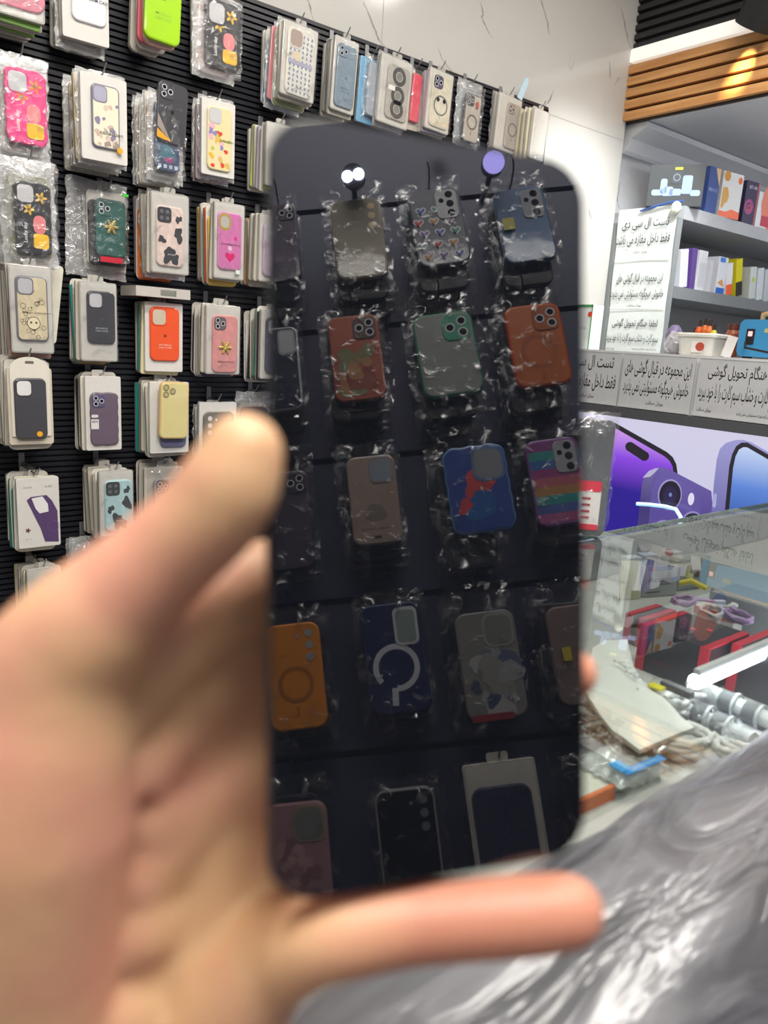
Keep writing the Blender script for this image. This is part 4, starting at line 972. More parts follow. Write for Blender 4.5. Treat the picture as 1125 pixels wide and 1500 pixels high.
# ------------------------------------------------------------------ cabinet across the end of the counter, with backlit poster
XP = 2.10; ZT = 1.362
GREY = mat('7c7d80', 0.45); LGREY = mat('bfc0c2', 0.45)
cab = thing('counter_cabinet', 'grey cabinet with a backlit poster front at the end of the glass counter', 'cabinet', (XP, 0.5, 0))
CY0, CY1 = -0.5, 1.70
def cb(x0, x1, y0, y1, z0, z1, m, name):
    q = MB(); q.box(((x0+x1)/2-XP, (y0+y1)/2-.5, (z0+z1)/2), (x1-x0, y1-y0, z1-z0), m); return q.build(name, cab)
cb(XP+.03, XP+.42, CY0, CY1, 0, ZT-.02, mat('a9aaad', .5), 'body')
cb(XP+.012, XP+.44, CY0, CY1, ZT-.02, ZT, mat('c9cacb', .4), 'top')
cb(XP+.004, XP+.03, CY0, CY1, 1.186, ZT-.02, LGREY, 'upper_rail')
cb(XP-.012, XP+.03, CY0, CY1, 1.158, 1.188, mat('55565a', .4), 'trim')
cb(XP-.010, XP+.02, CY0, CY1, 0.66, 0.69, mat('6a6b70', .4), 'trim')
LB = MB()
X = XP-.0005
def pp(x, y, dx=0.0):                      # poster artwork laid out on the poster's own plane, relative to the cabinet
    X_, Y_ = 840+x/3.947, 480+y/3.947
    p = on(X_, Y_, 0, XP-.001)
    return (p.x-XP-dx, p.y-.5, p.z)
LB.box((.012, (CY0+CY1)/2-.5, (.69+1.158)/2), (.02, CY1-CY0, 1.158-.69), backlit('c6c6e4', 'd2cfe8', (0, 0, 1), .7, 1.15)); LB.build('poster', cab)
A = MB(); zax = (0, 0, 1)
def art(pts, m, k): A.poly([pp(x, y, .0008*k) for x, y in pts], m)
dark = backlit('17141c', '26222c', zax, .7, 1.15)
art([(120, 1330), (122, 660), (132, 600), (152, 562), (178, 544), (205, 538), (240, 549), (540, 718), (575, 748), (596, 790), (603, 840), (600, 1330)], dark, 1)
art([(140, 1330), (142, 680), (150, 615), (168, 580), (196, 566), (225, 570), (525, 742), (556, 768), (574, 800), (582, 850), (580, 1330)], backlit('2b1a8f', 'd9a4ec', zax, .93, 1.135, '8a48e0'), 2)
art([(330+28*math.cos(a), 688+28*math.sin(a)) for a in [PI*(.62+k/10) for k in range(11)]] + [(412+28*math.cos(a), 742+28*math.sin(a)) for a in [PI*(1.62+k/10) for k in range(11)]], dark, 3)
art([(352, 1330), (400, 900), (412, 860), (440, 828), (478, 812), (520, 806), (560, 820), (800, 945), (830, 1330)], backlit('53458f', '7767b0', zax, .9, 1.1), 3)
art([(352, 1330), (400, 900), (412, 860), (440, 828), (478, 812), (500, 810), (470, 845), (455, 900), (430, 1330)], backlit('453a78', '8a80b8', zax, .9, 1.1), 4)
art([(404, 868), (440, 828), (478, 812), (498, 812), (470, 842), (446, 862)], backlit('b9b2d4', '7d74a4', zax, 1.03, 1.07), 5)
art([(420, 1330), (458, 930), (480, 880), (520, 860), (585, 868), (690, 930), (735, 990), (742, 1060), (720, 1330)], backlit('5b4c97', '7265ae', zax, .9, 1.08), 5)
def ell(cx, cy, rx, ry, rot=0, n=30): return [(cx+rx*math.cos(a)*math.cos(rot)-ry*math.sin(a)*math.sin(rot), cy+rx*math.cos(a)*math.sin(rot)+ry*math.sin(a)*math.cos(rot)) for a in [2*PI*k/n for k in range(n)]]
def lensart(cx, cy, s, k):
    art(ell(cx, cy, 70*s, 90*s, .12), backlit('9084c0', 'b0a6d8', zax, .9, 1.08), k); art(ell(cx+2, cy+2, 62*s, 82*s, .12), backlit('1b1424', '2a2036', zax, .9, 1.08), k+1)
    art(ell(cx+2, cy+2, 40*s, 52*s, .12), backlit('2e2450', '201838', zax, .9, 1.08), k+2); art(ell(cx+6, cy, 9*s, 12*s), backlit('6d7cc0', '8a9ad8', zax, .9, 1.08), k+3)
lensart(562, 965, 1, 6); lensart(690, 1150, 1, 6); lensart(520, 1200, 1, 6)
art(ell(685, 990, 18, 36, .1), backlit('d9d4ec', 'f0ecff', zax, .9, 1.08), 6)
art([(780, 1330), (815, 900), (832, 760), (850, 700), (885, 666), (940, 650), (985, 648), (1030, 662), (1500, 930), (1500, 1330)], backlit('5a55a0', '9d9bd0', zax, .85, 1.14), 4)
art([(852, 1330), (905, 800), (922, 730), (945, 685), (975, 664), (1010, 664), (1500, 945), (1500, 1330)], dark, 5)
art([(878, 1330), (928, 810), (942, 745), (962, 704), (988, 690), (1010, 692), (1500, 975), (1500, 1330)], backlit('24489f', 'c4d6f4', zax, .90, 1.125, '5d86d8'), 6)
art(ell(1300, 905, 70, 24, .5), dark, 7)
art([(808, 1030), (812, 970), (820, 958), (832, 958), (834, 972), (828, 1030), (818, 1042)], backlit('b8b6dc', '8a88c4', zax, .9, 1.08), 6)
A.build('printed_artwork', cab)

# paper notices along the rail
PAPER = mat('c4c6c8', 0.35, coat=.3); BLACK = mat('17171a', 0.5)
def notice(yl, w, lines, label, X=XP-.002, z0=1.191, h=.168, name='paper_notice'):
    t = thing(name, label, 'notice', M=Matrix.Translation((X, yl-w/2, z0+h/2)) @ FACE_X)
    q = MB(); q.prism(rrect(w-.003, h, .002, 2), 0, .001, PAPER); q.build('sheet', t)
    for tx, cx, cy, tw, thh in lines: q = MB(); q.text(persian(tx), cx*w, cy*h, tw*w, thh*h, .0014, BLACK); q.build('lettering', t)
    q = MB(); q.box((0, -h/2+.006, .0022), (w, .012, .0012), mat('d0d2d4', .15, coat=1)); q.build('clear_rail', t)
    q = MB(); q.box((0, h/2-.002, .0018), (w, .004, .001), mat('d8d9da', .15, coat=1)); q.build('clear_rail', t)
notice(1.686, .247, [('تست ال سی دی', 0, .27, .78, .30), ('فقط داخل مغازه می باشد', 0, -.10, .90, .34), ('موبایل صداقت', .02, -.37, .24, .09)], 'leftmost paper notice on the rail, half hidden by the smartphone')
notice(1.434, .247, [('این مجموعه در قبال گوشی های', 0, .24, .90, .34), ('خاموش هیچگونه مسئولیتی نمی پذیرد', 0, -.11, .90, .36), ('موبایل صداقت', .02, -.38, .24, .09)], 'middle paper notice on the grey rail with two lines of Persian')
notice(1.179, .247, [('لطفا هنگام تحویل گوشی', .06, .25, .86, .32), ('سیم کارت و خشاب سیم کارت را با خود ببرید', 0, -.12, .92, .38), ('موبایل صداقت', -.36, -.39, .18, .08), ('در غیر اینصورت مسئولیتی نمی پذیرد', .24, -.39, .42, .08)], 'right hand paper notice on the grey rail, cut by the picture edge')

# ------------------------------------------------------------------ shelves in the alcove and the hanging notice banner
YF = 1.674; YB = YW+.036
sh = thing('shelf_unit', 'grey alcove shelf unit behind the cabinet loaded with boxes', 'shelf', (XC, YB, 0))
def sb(x0, x1, y0, y1, z0, z1, m, name):
    q = MB(); q.box(((x0+x1)/2-XC, (y0+y1)/2-YB, (z0+z1)/2), (x1-x0, y1-y0, z1-z0), m); return q.build(name, sh)
SG = mat('8d9094', .45); SG2 = mat('b4b6b9', .45)
sb(XC+.012, XC+.042, YF, YB-.002, .4, 1.86, mat('8a8f90', .45), 'side_panel')
sb(XC+.045, X1-.04, YF, YB-.002, 1.858, 1.905, SG2, 'shelf')
sb(XC+.045, X1-.04, YF, YB-.002, 1.574, 1.618, mat('7f8386', .45), 'shelf')
sb(XC+.045, X1-.04, YF, YB-.002, 1.20, 1.24, SG2, 'shelf')
BN = XC+.008
ban = thing('notice_banner', 'long white banner of three Persian notices taped to the shelf side', 'banner', M=Matrix.Translation((BN, 1.80, 1.62)) @ FACE_X)
tl, tr, br, bl = [Vector(on(x, y, 0, BN)) for x, y in ((908, 308), (994, 300), (964, 545), (884, 545))]
def bp(u, v, k=.0): # u left->right, v top->bottom
    p = (tl*(1-u)+tr*u)*(1-v)+(bl*(1-u)+br*u)*v
    return (-(p.y-1.80), p.z-1.62, .002+k)
q = MB(); N = 14
vs = [bp(i/6, j/N, .0025*math.sin(j*1.3+i*.6)) for j in range(N+1) for i in range(7)]
q.add(vs, [(j*7+i, j*7+i+7, j*7+i+8, j*7+i+1) for j in range(N) for i in range(6)], mat('d5dbd9', .3, coat=.5), True); q.build('sheet', ban)
def bt(tx, u, v, w, h):
    c = bp(u, v, .006); s = .0022 if tx else 0
    W = (tr-tl).length; H = (bl-tl).length
    q = MB(); q.xf = Matrix.Translation(c); q.text(persian(tx), 0, 0, w*W, h*H, 0, BLACK); q.build('lettering', ban)
for v0, l1, l2, l3 in ((.0, 'تست ال سی دی', 'فقط داخل مغازه می باشد', 'موبایل صداقت'), (.325, 'این مجموعه در قبال گوشی های', 'خاموش هیچگونه مسئولیتی نمی پذیرد', 'موبایل صداقت'), (.605, 'لطفا هنگام تحویل گوشی', 'سیم کارت و خشاب سیم کارت را با خود ببرید', 'موبایل صداقت')):
    bt(l1, .50, v0+.095, .80, .07); bt(l2, .48, v0+.190, .92, .075)
    if v0 < .5: bt(l3, .46, v0+.262, .25, .02)
    else: bt(l3, .10, v0+.245, .16, .018); bt('در غیر اینصورت مسئولیتی نمی پذیرد', .72, v0+.252, .42, .018)
q = MB()
for v in (.305, .60): q.xf = Matrix.Identity(4); a, c2 = bp(.02, v, .005), bp(.98, v, .005); q.box(((a[0]+c2[0])/2, (a[1]+c2[1])/2, .009), (abs(a[0]-c2[0]), .004, .0012), mat('e8ecea', .2, coat=1))
q.build('seam_tape', ban)
c = bp(1.0, .02, .012); q = MB(); lump(q, c, .02, mat('e4e4d4', .35, bump=.6, bscale=90), 10, (1, 1.15, .7)); q.build('tape_knob', ban)
P0 = Vector(on(938, 309, 0, BN-.012)); P1 = Vector(on(960, 302, 0, BN-.014)); P2 = Vector(on(1001, 294, 0, BN-.012))
q = MB(); q.tube([P0, (P0+P1)/2, P1, (P1+P2)/2+Vector((0, 0, .004)), P2], .0035, mat('3c63b8', .4)); tag(q.build('blue_cord'), 'blue cord running along the top of the Persian banner', 'cord')

def boxat(px, py, wpx, hpx, yv, label, cat='box', name='product_box', dep=.05, m='d8d8da', lean=0, yaw=0, art=None, axis=1, lift=0):
    """a carton whose front bottom centre is at (px,py) on the plane yv"""
    p = on(px, py, axis, yv); w = (on(px+wpx/2, py, axis, yv)-on(px-wpx/2, py, axis, yv)).length; h = (on(px, py-hpx, axis, yv)-p).length
    F = Matrix.Rotation(PI/2, 4, 'X') if axis == 1 else FACE_X
    M = Matrix.Translation(p) @ Matrix.Rotation(yaw, 4, 'Z') @ F @ Matrix.Rotation(lean, 4, 'Z')
    t = thing(name, label, cat, M=M)
    q = MB(); q.prism(rrect(w, h, .002, 2, 0, h/2), -dep, 0, mat(m, .35, coat=.4) if isinstance(m, str) else m, .0008); q.build('carton', t)
    if art:
        q = MB(); art(q, w, h); q.build('print', t)
    return t
# top shelf
def a1(q, w, h):
    L = mat('9db6e0', .35)
    for x, y, ww, hh in ((-.22, .48, .12, .36), (.20, .52, .18, .44), (-.33, .33, .2, .14), (.36, .32, .18, .14), (.0, .34, .22, .16), (-.14, .36, .2, .22)): q.prism(rrect(w*ww, h*hh, w*.04, 4, x*w, y*h), 0, .0008, L)
    q.prism(rrect(w*.18, h*.28, w*.03, 4, .0, h*.68), 0, .0010, mat('3c4650', .3)); q.annulus(0, h*.69, w*.05, w*.065, .0012, mat('8a97a0', .3), 20); q.box((.02*w, h*.9, .001), (w*.14, h*.06, .0006), mat('d5d838', .4))
Z1 = 1.905
def shelfbox(x, wd, hh, dp, yfront, z, label, m, art=None, yaw=0, lean=0, name='product_box'):
    M = Matrix.Translation((x, yfront, z)) @ Matrix.Rotation(yaw, 4, 'Z') @ Matrix.Rotation(PI/2, 4, 'X') @ Matrix.Rotation(lean, 4, 'Z')
    t = thing(name, label, 'box', M=M); q = MB(); q.prism(rrect(wd, hh, .002, 2, 0, hh/2), -dp, 0, mat(m, .5, coat=.08), .0008); q.build('carton', t)
    if art: q = MB(); art(q, wd, hh); q.build('print', t)
    return t
def facebox(tlp, trp, brp, blp, xz, zb, dp, label, m, side_m=None, art=None, name='product_box'):
    """carton given by the four corners of its printed face; bottom edge rests at height zb"""
    B0 = on(*blp, 2, zb); B1 = on(*brp, 2, zb)
    ex = (B1-B0); w = ex.length; ex.normalize(); ez = Vector((0, 0, 1)); nrm = ex.cross(ez)
    c = (B0+B1)/2
    d = ray(*tlp); t_ = ((B0-CAM).dot(nrm))/d.dot(nrm); h = (CAM+d*t_).z-zb
    M = Matrix(((ex.x, 0, nrm.x, c.x), (ex.y, 0, nrm.y, c.y), (0, 1, 0, zb), (0, 0, 0, 1)))
    t = thing(name, label, 'box', M=M); q = MB(); q.prism(rrect(w, h, .002, 2, 0, h/2), -dp, 0, mat(m, .5, coat=.08), .0008); q.build('carton', t)
    if art: q = MB(); art(q, w, h); q.build('print', t)
    return t
def vbox(tlp, trp, blp, yp, zb, dp, label, m, art=None, yaw=0):
    """carton standing at height zb with its face starting at pixel blp on depth plane y=yp, turned by yaw"""
    B0 = on(blp[0], blp[1], 1, yp); B0.z = zb
    ex = Vector((math.cos(yaw), math.sin(yaw), 0)); nrm = ex.cross(Vector((0, 0, 1)))
    d = ray(*trp); t_ = ((B0-CAM).dot(nrm))/d.dot(nrm); w = (CAM+d*t_-B0).dot(ex)
    d = ray(*tlp); t_ = ((B0-CAM).dot(nrm))/d.dot(nrm); h = (CAM+d*t_).z-zb
    c = B0+ex*w/2
    M = Matrix(((ex.x, 0, nrm.x, c.x), (ex.y, 0, nrm.y, c.y), (0, 1, 0, zb), (0, 0, 0, 1)))
    t = thing('product_box', label, 'box', M=M); q = MB(); q.prism(rrect(w, h, .002, 2, 0, h/2), -dp, 0, mat(m, .5, coat=.08), .0008); q.build('carton', t)
    if art: q = MB(); art(q, w, h); q.build('print', t)
    return t
vbox((952, 241), (1036, 238), (946, 302), 1.80, Z1, .05, 'dark grey gift box with pale blue gadgets pictured, on the top shelf', '3d4246', a1, yaw=-.98)
def a2(q, w, h):
    q.text('MAX', 0, h*.52, w*.8, h*.09, .001, mat('8f9cc8', .4)); q.poly([(w*.02, h*.99, .0006), (w*.5, h*.60, .0006), (w*.5, h*.99, .0006)], mat('d9b98a', .4))
vbox((1037, 241), (1058, 243), (1032, 308), 1.69, Z1, .10, 'navy box lettered MAX beside the dark gift box', '2c4a8e', a2, yaw=-.05)
def a3(q, w, h):
    q.poly([(-w*.5, 0, .0005), (w*.5, 0, .0005), (w*.5, h*.16, .0005), (w*.1, h*.2, .0005), (-w*.2, h*.12, .0005), (-w*.5, h*.13, .0005)], mat('e8602c', .4))
    q.poly([(x, y, .0006) for x, y in blob(-w*.38, h*.45, w*.2, 4, 16, .4, 1.8) if x > -w*.5] , mat('cf9a3a', .4)); q.disc(-w*.3, h*.9, w*.15, .0006, mat('c98a2e', .4)); q.disc(w*.34, h*.86, w*.1, .0006, mat('e06a34', .4))
vbox((1060, 249), (1092, 250), (1052, 312), 1.68, Z1, .08, 'white box with orange waves on the top shelf', 'd9d8d6', a3, yaw=-.12)
def a4(q, w, h):
    q.annulus(-w*.1, h*.4, w*.2, w*.36, .0006, mat('9a3f7c', .4)); q.annulus(-w*.05, h*.38, w*.08, w*.16, .0007, mat('c24a5c', .4)); q.text('BT-08', w*.05, h*.86, w*.6, h*.08, .0008, mat('d5d2e0', .4)); q.box((w*.46, h*.5, .0004), (w*.08, h, .0004), mat('b8404a', .4))
vbox((1094, 263), (1114, 262), (1087, 318), 1.68, Z1, .08, 'dark purple box with magenta swirl on the top shelf', '332a4c', a4, yaw=-.12)
def a5(q, w, h):
    q.disc(0, h*.7, w*.4, .0006, mat('e58a72', .4)); q.disc(w*.3, h*.3, w*.3, .0006, mat('3a5ab0', .4)); q.box((-w*.2, h*.2, .0006), (w*.3, h*.3, .0004), mat('c24a5a', .4))
vbox((1114, 280), (1160, 290), (1106, 326), 1.68, Z1+.0015, .06, 'white box with coloured circles at the right end of the top shelf', 'e3e3e6', a5, yaw=-.05)
# middle shelf: upright boxes and packs
Z2 = 1.6185
def row(px, wpx, hpx, lean, m, label, art=None, yp=1.70, dp=.10):
    hpx *= 1.15; p = on(px, 425, 1, yp); p.z = Z2
    p1 = on(px+wpx/2, 425, 1, yp); p0 = on(px-wpx/2, 425, 1, yp); w = (p1-p0).length
    h = (on(px, 425-hpx, 1, yp)-on(px, 425, 1, yp)).length
    lean *= 1.35; p.z += w/2*math.sin(lean)
    M = Matrix.Translation(p) @ Matrix.Rotation(PI/2, 4, 'X') @ Matrix.Rotation(lean, 4, 'Z')
    t = thing('product_box', label, 'box', M=M); q = MB(); q.prism(rrect(w, h, .002, 2, 0, h/2), -dp, 0, mat(m, .5, coat=.08), .0008); q.build('carton', t)
    if art: q = MB(); art(q, w, h); q.build('print', t)
row(1000, 11, 48, .12, 'd9dbe3', 'white box leaning at the left end of the middle shelf')
row(1013, 7, 52, .06, '5a3f8a', 'thin purple box leaning on the middle shelf')
row(1024, 12, 51, 0, 'd2d3da', 'tall white box with grey stripes on the middle shelf', lambda q, w, h: [q.box((w*(-.3+.2*k), h*.4, .0006), (w*.05, h*.6, .0004), mat('9a9ca6', .4)) for k in range(4)])
for k in range(3): row(1032+5.6*k, 5, 41-k, 0, ('bdbcc4', 'c5c4ca', 'b7b6be')[k], ('grey-white carton beside the striped white box', 'grey-white carton, middle of the three on the middle shelf', 'grey-white carton left of the blue and white box')[k])
def a6(q, w, h):
    q.box((0, h*.1, .0006), (w*.92, h*.16, .0004), mat('2c6cc4', .4)); q.box((-w*.1, h*.92, .0006), (w*.6, h*.12, .0004), mat('4a86d8', .4)); q.poly([(-w*.4, h*.3, .0006), (w*.4, h*.2, .0006), (w*.1, h*.42, .0006)], mat('d99a62', .4))
row(1054, 13, 47, 0, 'dfe2ea', 'white box with blue ends on the middle shelf', a6)
row(1068, 9, 40, .14, 'e3e4e6', 'white and orange box leaning on the middle shelf', lambda q, w, h: q.box((0, h*.17, .0006), (w*.96, h*.32, .0004), mat('f0683a', .4)))
row(1083, 9, 47, .18, 'd8cc14', 'yellow and black pack leaning on the middle shelf', lambda q, w, h: q.box((0, h*.2, .0006), (w*.98, h*.38, .0004), mat('2b2c26', .4)))
for k in range(3): row(1103+11*k, 9, 40, .12, ('cfd4d2', 'd3dadf', 'c5cbd0')[k], ('clear wrapped pack with lime corner right of the yellow pack', 'clear wrapped pack second from the yellow pack', 'clear wrapped pack at the right picture edge of the middle shelf')[k], (lambda q, w, h: q.disc(0, h*.6, w*.2, .0006, mat('b8cc3a', .4))) if k == 0 else None)

# things on the cabinet top
XK = XP+.12
def on_top(px, x=XK):
    p = on(px, 510, 0, x); p.z = ZT; return p
pl = on_top(1000); pr = on_top(1056); wt = (pl-pr).length
t = thing('plastic_tub', 'small white plastic tub with a red printed label on the cabinet', 'tub', (pl+pr)/2)
q = MB(); h = .066
q.rings([[(x*s, y*s, z) for x, y in rrect(.10, wt, .02, 5)] for s, z in ((.84, 0), (.86, .003), (.97, h-.012), (1.05, h-.011), (1.06, h-.004), (1.0, h), (.95, h-.004), (.84, .006))], mat('dcdad2', .35), True, True); q.build('tub', t)
q = MB(); q.box((-.0468, .02-wt*.25, h*.45), (.0008, wt*.28, h*.62), mat('e6e4de', .4)); q.disc(0, 0, .001, 0, mat('b83a2e', .4)); q.poly([(-.0475, .01-wt*.25+.014*math.cos(a), h*.40+.013*math.sin(a)) for a in [2*PI*k/16 for k in range(16)]], mat('b8503e', .4)); q.build('label_sticker', t)
for k, (px, hh, c) in enumerate(((1014, 30, '3a9a4a'), (1020, 38, 'd8622c'), (1028, 40, 'cf6a2e'), (1035, 39, 'd87a3a'), (1042, 34, 'c9c24a'))):
    p = on_top(px, XK+.10); t = thing('bottle', ('green capped bottle behind the white tub', 'orange bottle behind the white tub, leftmost of the orange ones', 'orange bottle in the middle behind the white tub', 'orange bottle at the right behind the white tub', 'yellow-green bottle behind the white tub at its right')[k], 'bottle', p, 'small bottles behind the white tub')
    z = hh*.0029; q = MB(); cy = lambda r, zz: [(r*math.cos(2*PI*i/14), r*math.sin(2*PI*i/14), zz) for i in range(14)]
    q.rings([cy(.011, 0), cy(.0115, .004), cy(.0115, z*.7), cy(.006, z*.82), cy(.005, z*.83)], mat(c, .3, coat=.4)); q.build('body', t)
    q = MB(); q.rings([cy(.006, z*.83), cy(.0055, z)], mat('3a2a24', .4)); q.build('cap', t)
P = on_top(990, XK+.06); t = thing('plastic_pouch', 'crumpled grey plastic bag left of the white tub', 'pouch', P); q = MB(); g = random.Random(4)
lump(q, (0, 0, .035), .045, FILM_HAZY, 9, (.8, .8, .8)); q.v = [(x+g.uniform(-.008, .008), y+g.uniform(-.008, .008), max(0, z+g.uniform(-.006, .006))) for x, y, z in q.v]; q.build('bag', t)
q = MB(); q.box((0, 0, .024), (.035, .03, .045), mat('8f8a96', .4)); q.build('contents', t)
P = on_top(985, XK+.14); q = MB(); lump(q, (0, 0, .05), .04, mat('6a5c80', .5, bump=.5), 10, (.7, .7, 1.2)); o = q.build('cloth', None, P); tag(o, 'bunched purple cloth behind the crumpled grey bag', 'cloth')
P = on_top(1070, XK+.05); t = thing('jar', 'brown lidded jar between the white tub and blue power supply', 'jar', P); cy = lambda r, zz: [(r*math.cos(2*PI*i/18), r*math.sin(2*PI*i/18), zz) for i in range(18)]
q = MB(); q.rings([cy(.016, 0), cy(.02, .005), cy(.02, .07), cy(.015, .082)], mat('8a4a2c', .3, coat=.5)); q.build('body', t); q = MB(); q.rings([cy(.0165, .082), cy(.0165, .098)], mat('5c2a20', .4)); q.build('lid', t)
P = on_top(1074, XK-.04); t = thing('card', 'white folded card with red edge beside the blue power supply', 'card', P); q = MB(); q.box((0, .012, .03), (.002, .03, .062), mat('e2e0de', .4), Matrix.Rotation(.25, 3, 'X')); q.box((.002, .004, .03), (.002, .012, .06), mat('b8403a', .4), Matrix.Rotation(.25, 3, 'X')); q.build('sheet', t)
# blue bench power supply
p0 = on_top(1079, XK); t = thing('power_supply', 'bright blue bench power supply with wooden handle on the cabinet', 'power supply', Vector((p0.x, p0.y-.11, ZT)))
q = MB(); pr_ = rrect(.22, .105, .018, 5, 0, .058); q.rings([[(x, -yy, z) for yy, z in [(a, c) for a, c in pr_]] for x in (0, .004, .17, .175)], mat('3f8fc0', .3, coat=.3)); q.build('casing', t)
q = MB(); q.prism(rrect(.024, .044, .002, 2, -.075, .062), 0, .002, mat('26262c', .4)); o = q.build('switch_plate', t); o.matrix_local = FACE_X
q = MB(); q.prism(rrect(.012, .014, .002, 2, -.075, .07), .002, .004, glow('e0283c', .7)); o = q.build('rocker', t); o.matrix_local = FACE_X
q = MB(); q.prism(rrect(.024, .012, .001, 2, -.025, .08), 0, .001, mat('b9b27a', .4)); o = q.build('label_sticker', t); o.matrix_local = FACE_X
q = MB(); q.tube([(.08, .085, .105), (.08, .085, .128), (.08, .06, .134), (.08, -.09, .134), (.08, -.1, .105)], .009, mat('c09a6a', .45)); q.build('handle', t)
for s in (-1, 1): q = MB(); q.box((.03, .09*s, .003), (.02, .02, .006), INK); q.build('foot', t)
q = MB(); q.tube([(-.004, .085, .045), (-.03, .07, .03), (-.035, .0, .02), (-.03, -.1, .006), (-.03, -.2, .005)], .0035, INK); q.build('power_cord', t)
# green edged white box at the marble
P = on_top(856, XK); t = thing('product_box', 'white box with green edge and red dot standing by the marble', 'box', M=Matrix.Translation(P) @ FACE_X); q = MB(); q.prism(rrect(.075, .15, .002, 2, -.02, .075), -.06, 0, mat('dfe3e0', .35, coat=.3), .001); q.build('carton', t)
q = MB(); q.box((-.02, .146, .0005), (.075, .008, .0006), mat('4a9a5a', .4)); q.box((.015, .075, .0005), (.004, .15, .0006), mat('4a9a5a', .4)); q.disc(.008, .118, .009, .0009, mat('d8482e', .4)); q.text('pro', -.02, .07, .03, .008, .0008, mat('8a8a90', .4)); q.build('print', t)
# ------------------------------------------------------------------ glass counter
ZG, YN, YFAR, XA, XB = 1.07, 0.245, 0.70, 0.10, 2.075
K = 0.67
ct = thing('glass_counter', 'glass topped display counter full of boxed accessories and cables', 'counter', ((XA+XB)/2, (YN+YFAR)/2, 0))
OX, OY = (XA+XB)/2, (YN+YFAR)/2
def gb(x0, x1, y0, y1, z0, z1, m, name):
    q = MB(); q.box(((x0+x1)/2-OX, (y0+y1)/2-OY, (z0+z1)/2), (x1-x0, y1-y0, z1-z0), m); return q.build(name, ct)
ZI = 1.0
q = MB(); q.poly([(XA-OX, YN-.012-OY, ZG), (XB-OX, YN-.012-OY, ZG), (XB-OX, YFAR-OY, ZG), (XA-OX, YFAR-OY, ZG)], GLASS)
q.build('glass_top', ct)
gb(XA, XB, YFAR-.004, YFAR, ZG-.007, ZG-.0005, mat('7fa89e', .2, coat=.5), 'glass_edge')
gb(XA, XB, YN, YFAR-.02, ZI-.02, ZI, mat('b5b4b0', .35), 'display_shelf')
gb(XA, XB, YFAR-.02, YFAR-.006, .1, ZG-.008, mat('b5b8bb', .35), 'back_panel')
gb(XA, XB, YN-.02, YN, .1, ZG-.18, mat('5a5b60', .4), 'front_panel')
gb(XB-.02, XB, YN, YFAR-.02, .1, ZG-.008, mat('c3c5c8', .4), 'end_panel')
gb(XA, XB, YN, YFAR-.02, .02, .10, mat('3a3b40', .4), 'plinth')
# LED tube under the front of the glass
pa = on(1019, 993, 2, ZG-.014); 
t = thing('light_tube', 'white LED tube glowing under the counter glass', 'light', (pa.x, pa.y, ZG-.016))
q = MB(); q.box((.55, 0, .0075), (1.1, .006, .006), mat('d5d6d8', .3)); q.build('profile', t)
q = MB(); q.tube([(0, 0, -.002), (.5, 0, -.002), (1.1, 0, -.002)], .0075, glow('f4fbff', E_COUNTER), 12); q.build('diffuser', t)

# padded near edge wrapped in stretch film
def wrap_mat():
    m, t, bb = nt('dark padding under stretch film')
    co = t.nodes.new('ShaderNodeTexCoord'); mp = t.nodes.new('ShaderNodeMapping'); mp.inputs['Rotation'].default_value = (0, 0, -.5); mp.inputs['Scale'].default_value = (9, 34, 16)
    t.links.new(co.outputs['Object'], mp.inputs[0])
    n = t.nodes.new('ShaderNodeTexNoise'); n.inputs['Scale'].default_value = 1.0; n.inputs['Detail'].default_value = 3; n.inputs['Distortion'].default_value = 1.0
    t.links.new(mp.outputs[0], n.inputs['Vector'])
    bp = t.nodes.new('ShaderNodeBump'); bp.inputs['Strength'].default_value = 0.5; bp.inputs['Distance'].default_value = 0.010
    t.links.new(n.outputs['Fac'], bp.inputs['Height']); t.links.new(bp.outputs['Normal'], bb.inputs['Normal']); t.links.new(bp.outputs['Normal'], bb.inputs['Coat Normal'])
    rp = t.nodes.new('ShaderNodeValToRGB'); rp.color_ramp.elements[0].position = .4; rp.color_ramp.elements[0].color = (.06, .06, .068, 1); rp.color_ramp.elements[1].position = .72; rp.color_ramp.elements[1].color = (.17, .17, .185, 1)
    t.links.new(n.outputs['Fac'], rp.inputs[0]); t.links.new(rp.outputs[0], bb.inputs['Base Color'])
    bb.inputs['Roughness'].default_value = .3; bb.inputs['Coat Weight'].default_value = .6; bb.inputs['Coat Roughness'].default_value = .22
    return m
q = MB(); g = random.Random(3); rs = []
NX = 60
for i in range(NX+1):
    x = XA+(XB-XA)*i/NX; r = []
    for k in range(28):
        a = 2*PI*k/28; ca, sa = math.cos(a), math.sin(a)
        yy = .160+.078*math.copysign(abs(ca)**.55, ca); zz = 1.010+.080*math.copysign(abs(sa)**.7, sa)
        w = .002*math.sin(x*38+k*1.1)+.0015*math.sin(x*71-k*.7)
        r.append((x, yy+w*ca, zz+w*sa*.6))
    rs.append(r)
q.rings(rs, wrap_mat(), True, True, True)
tag(q.build('padded_rail'), 'dark padded counter edge wrapped in shiny stretch film in the foreground', 'padded rail')

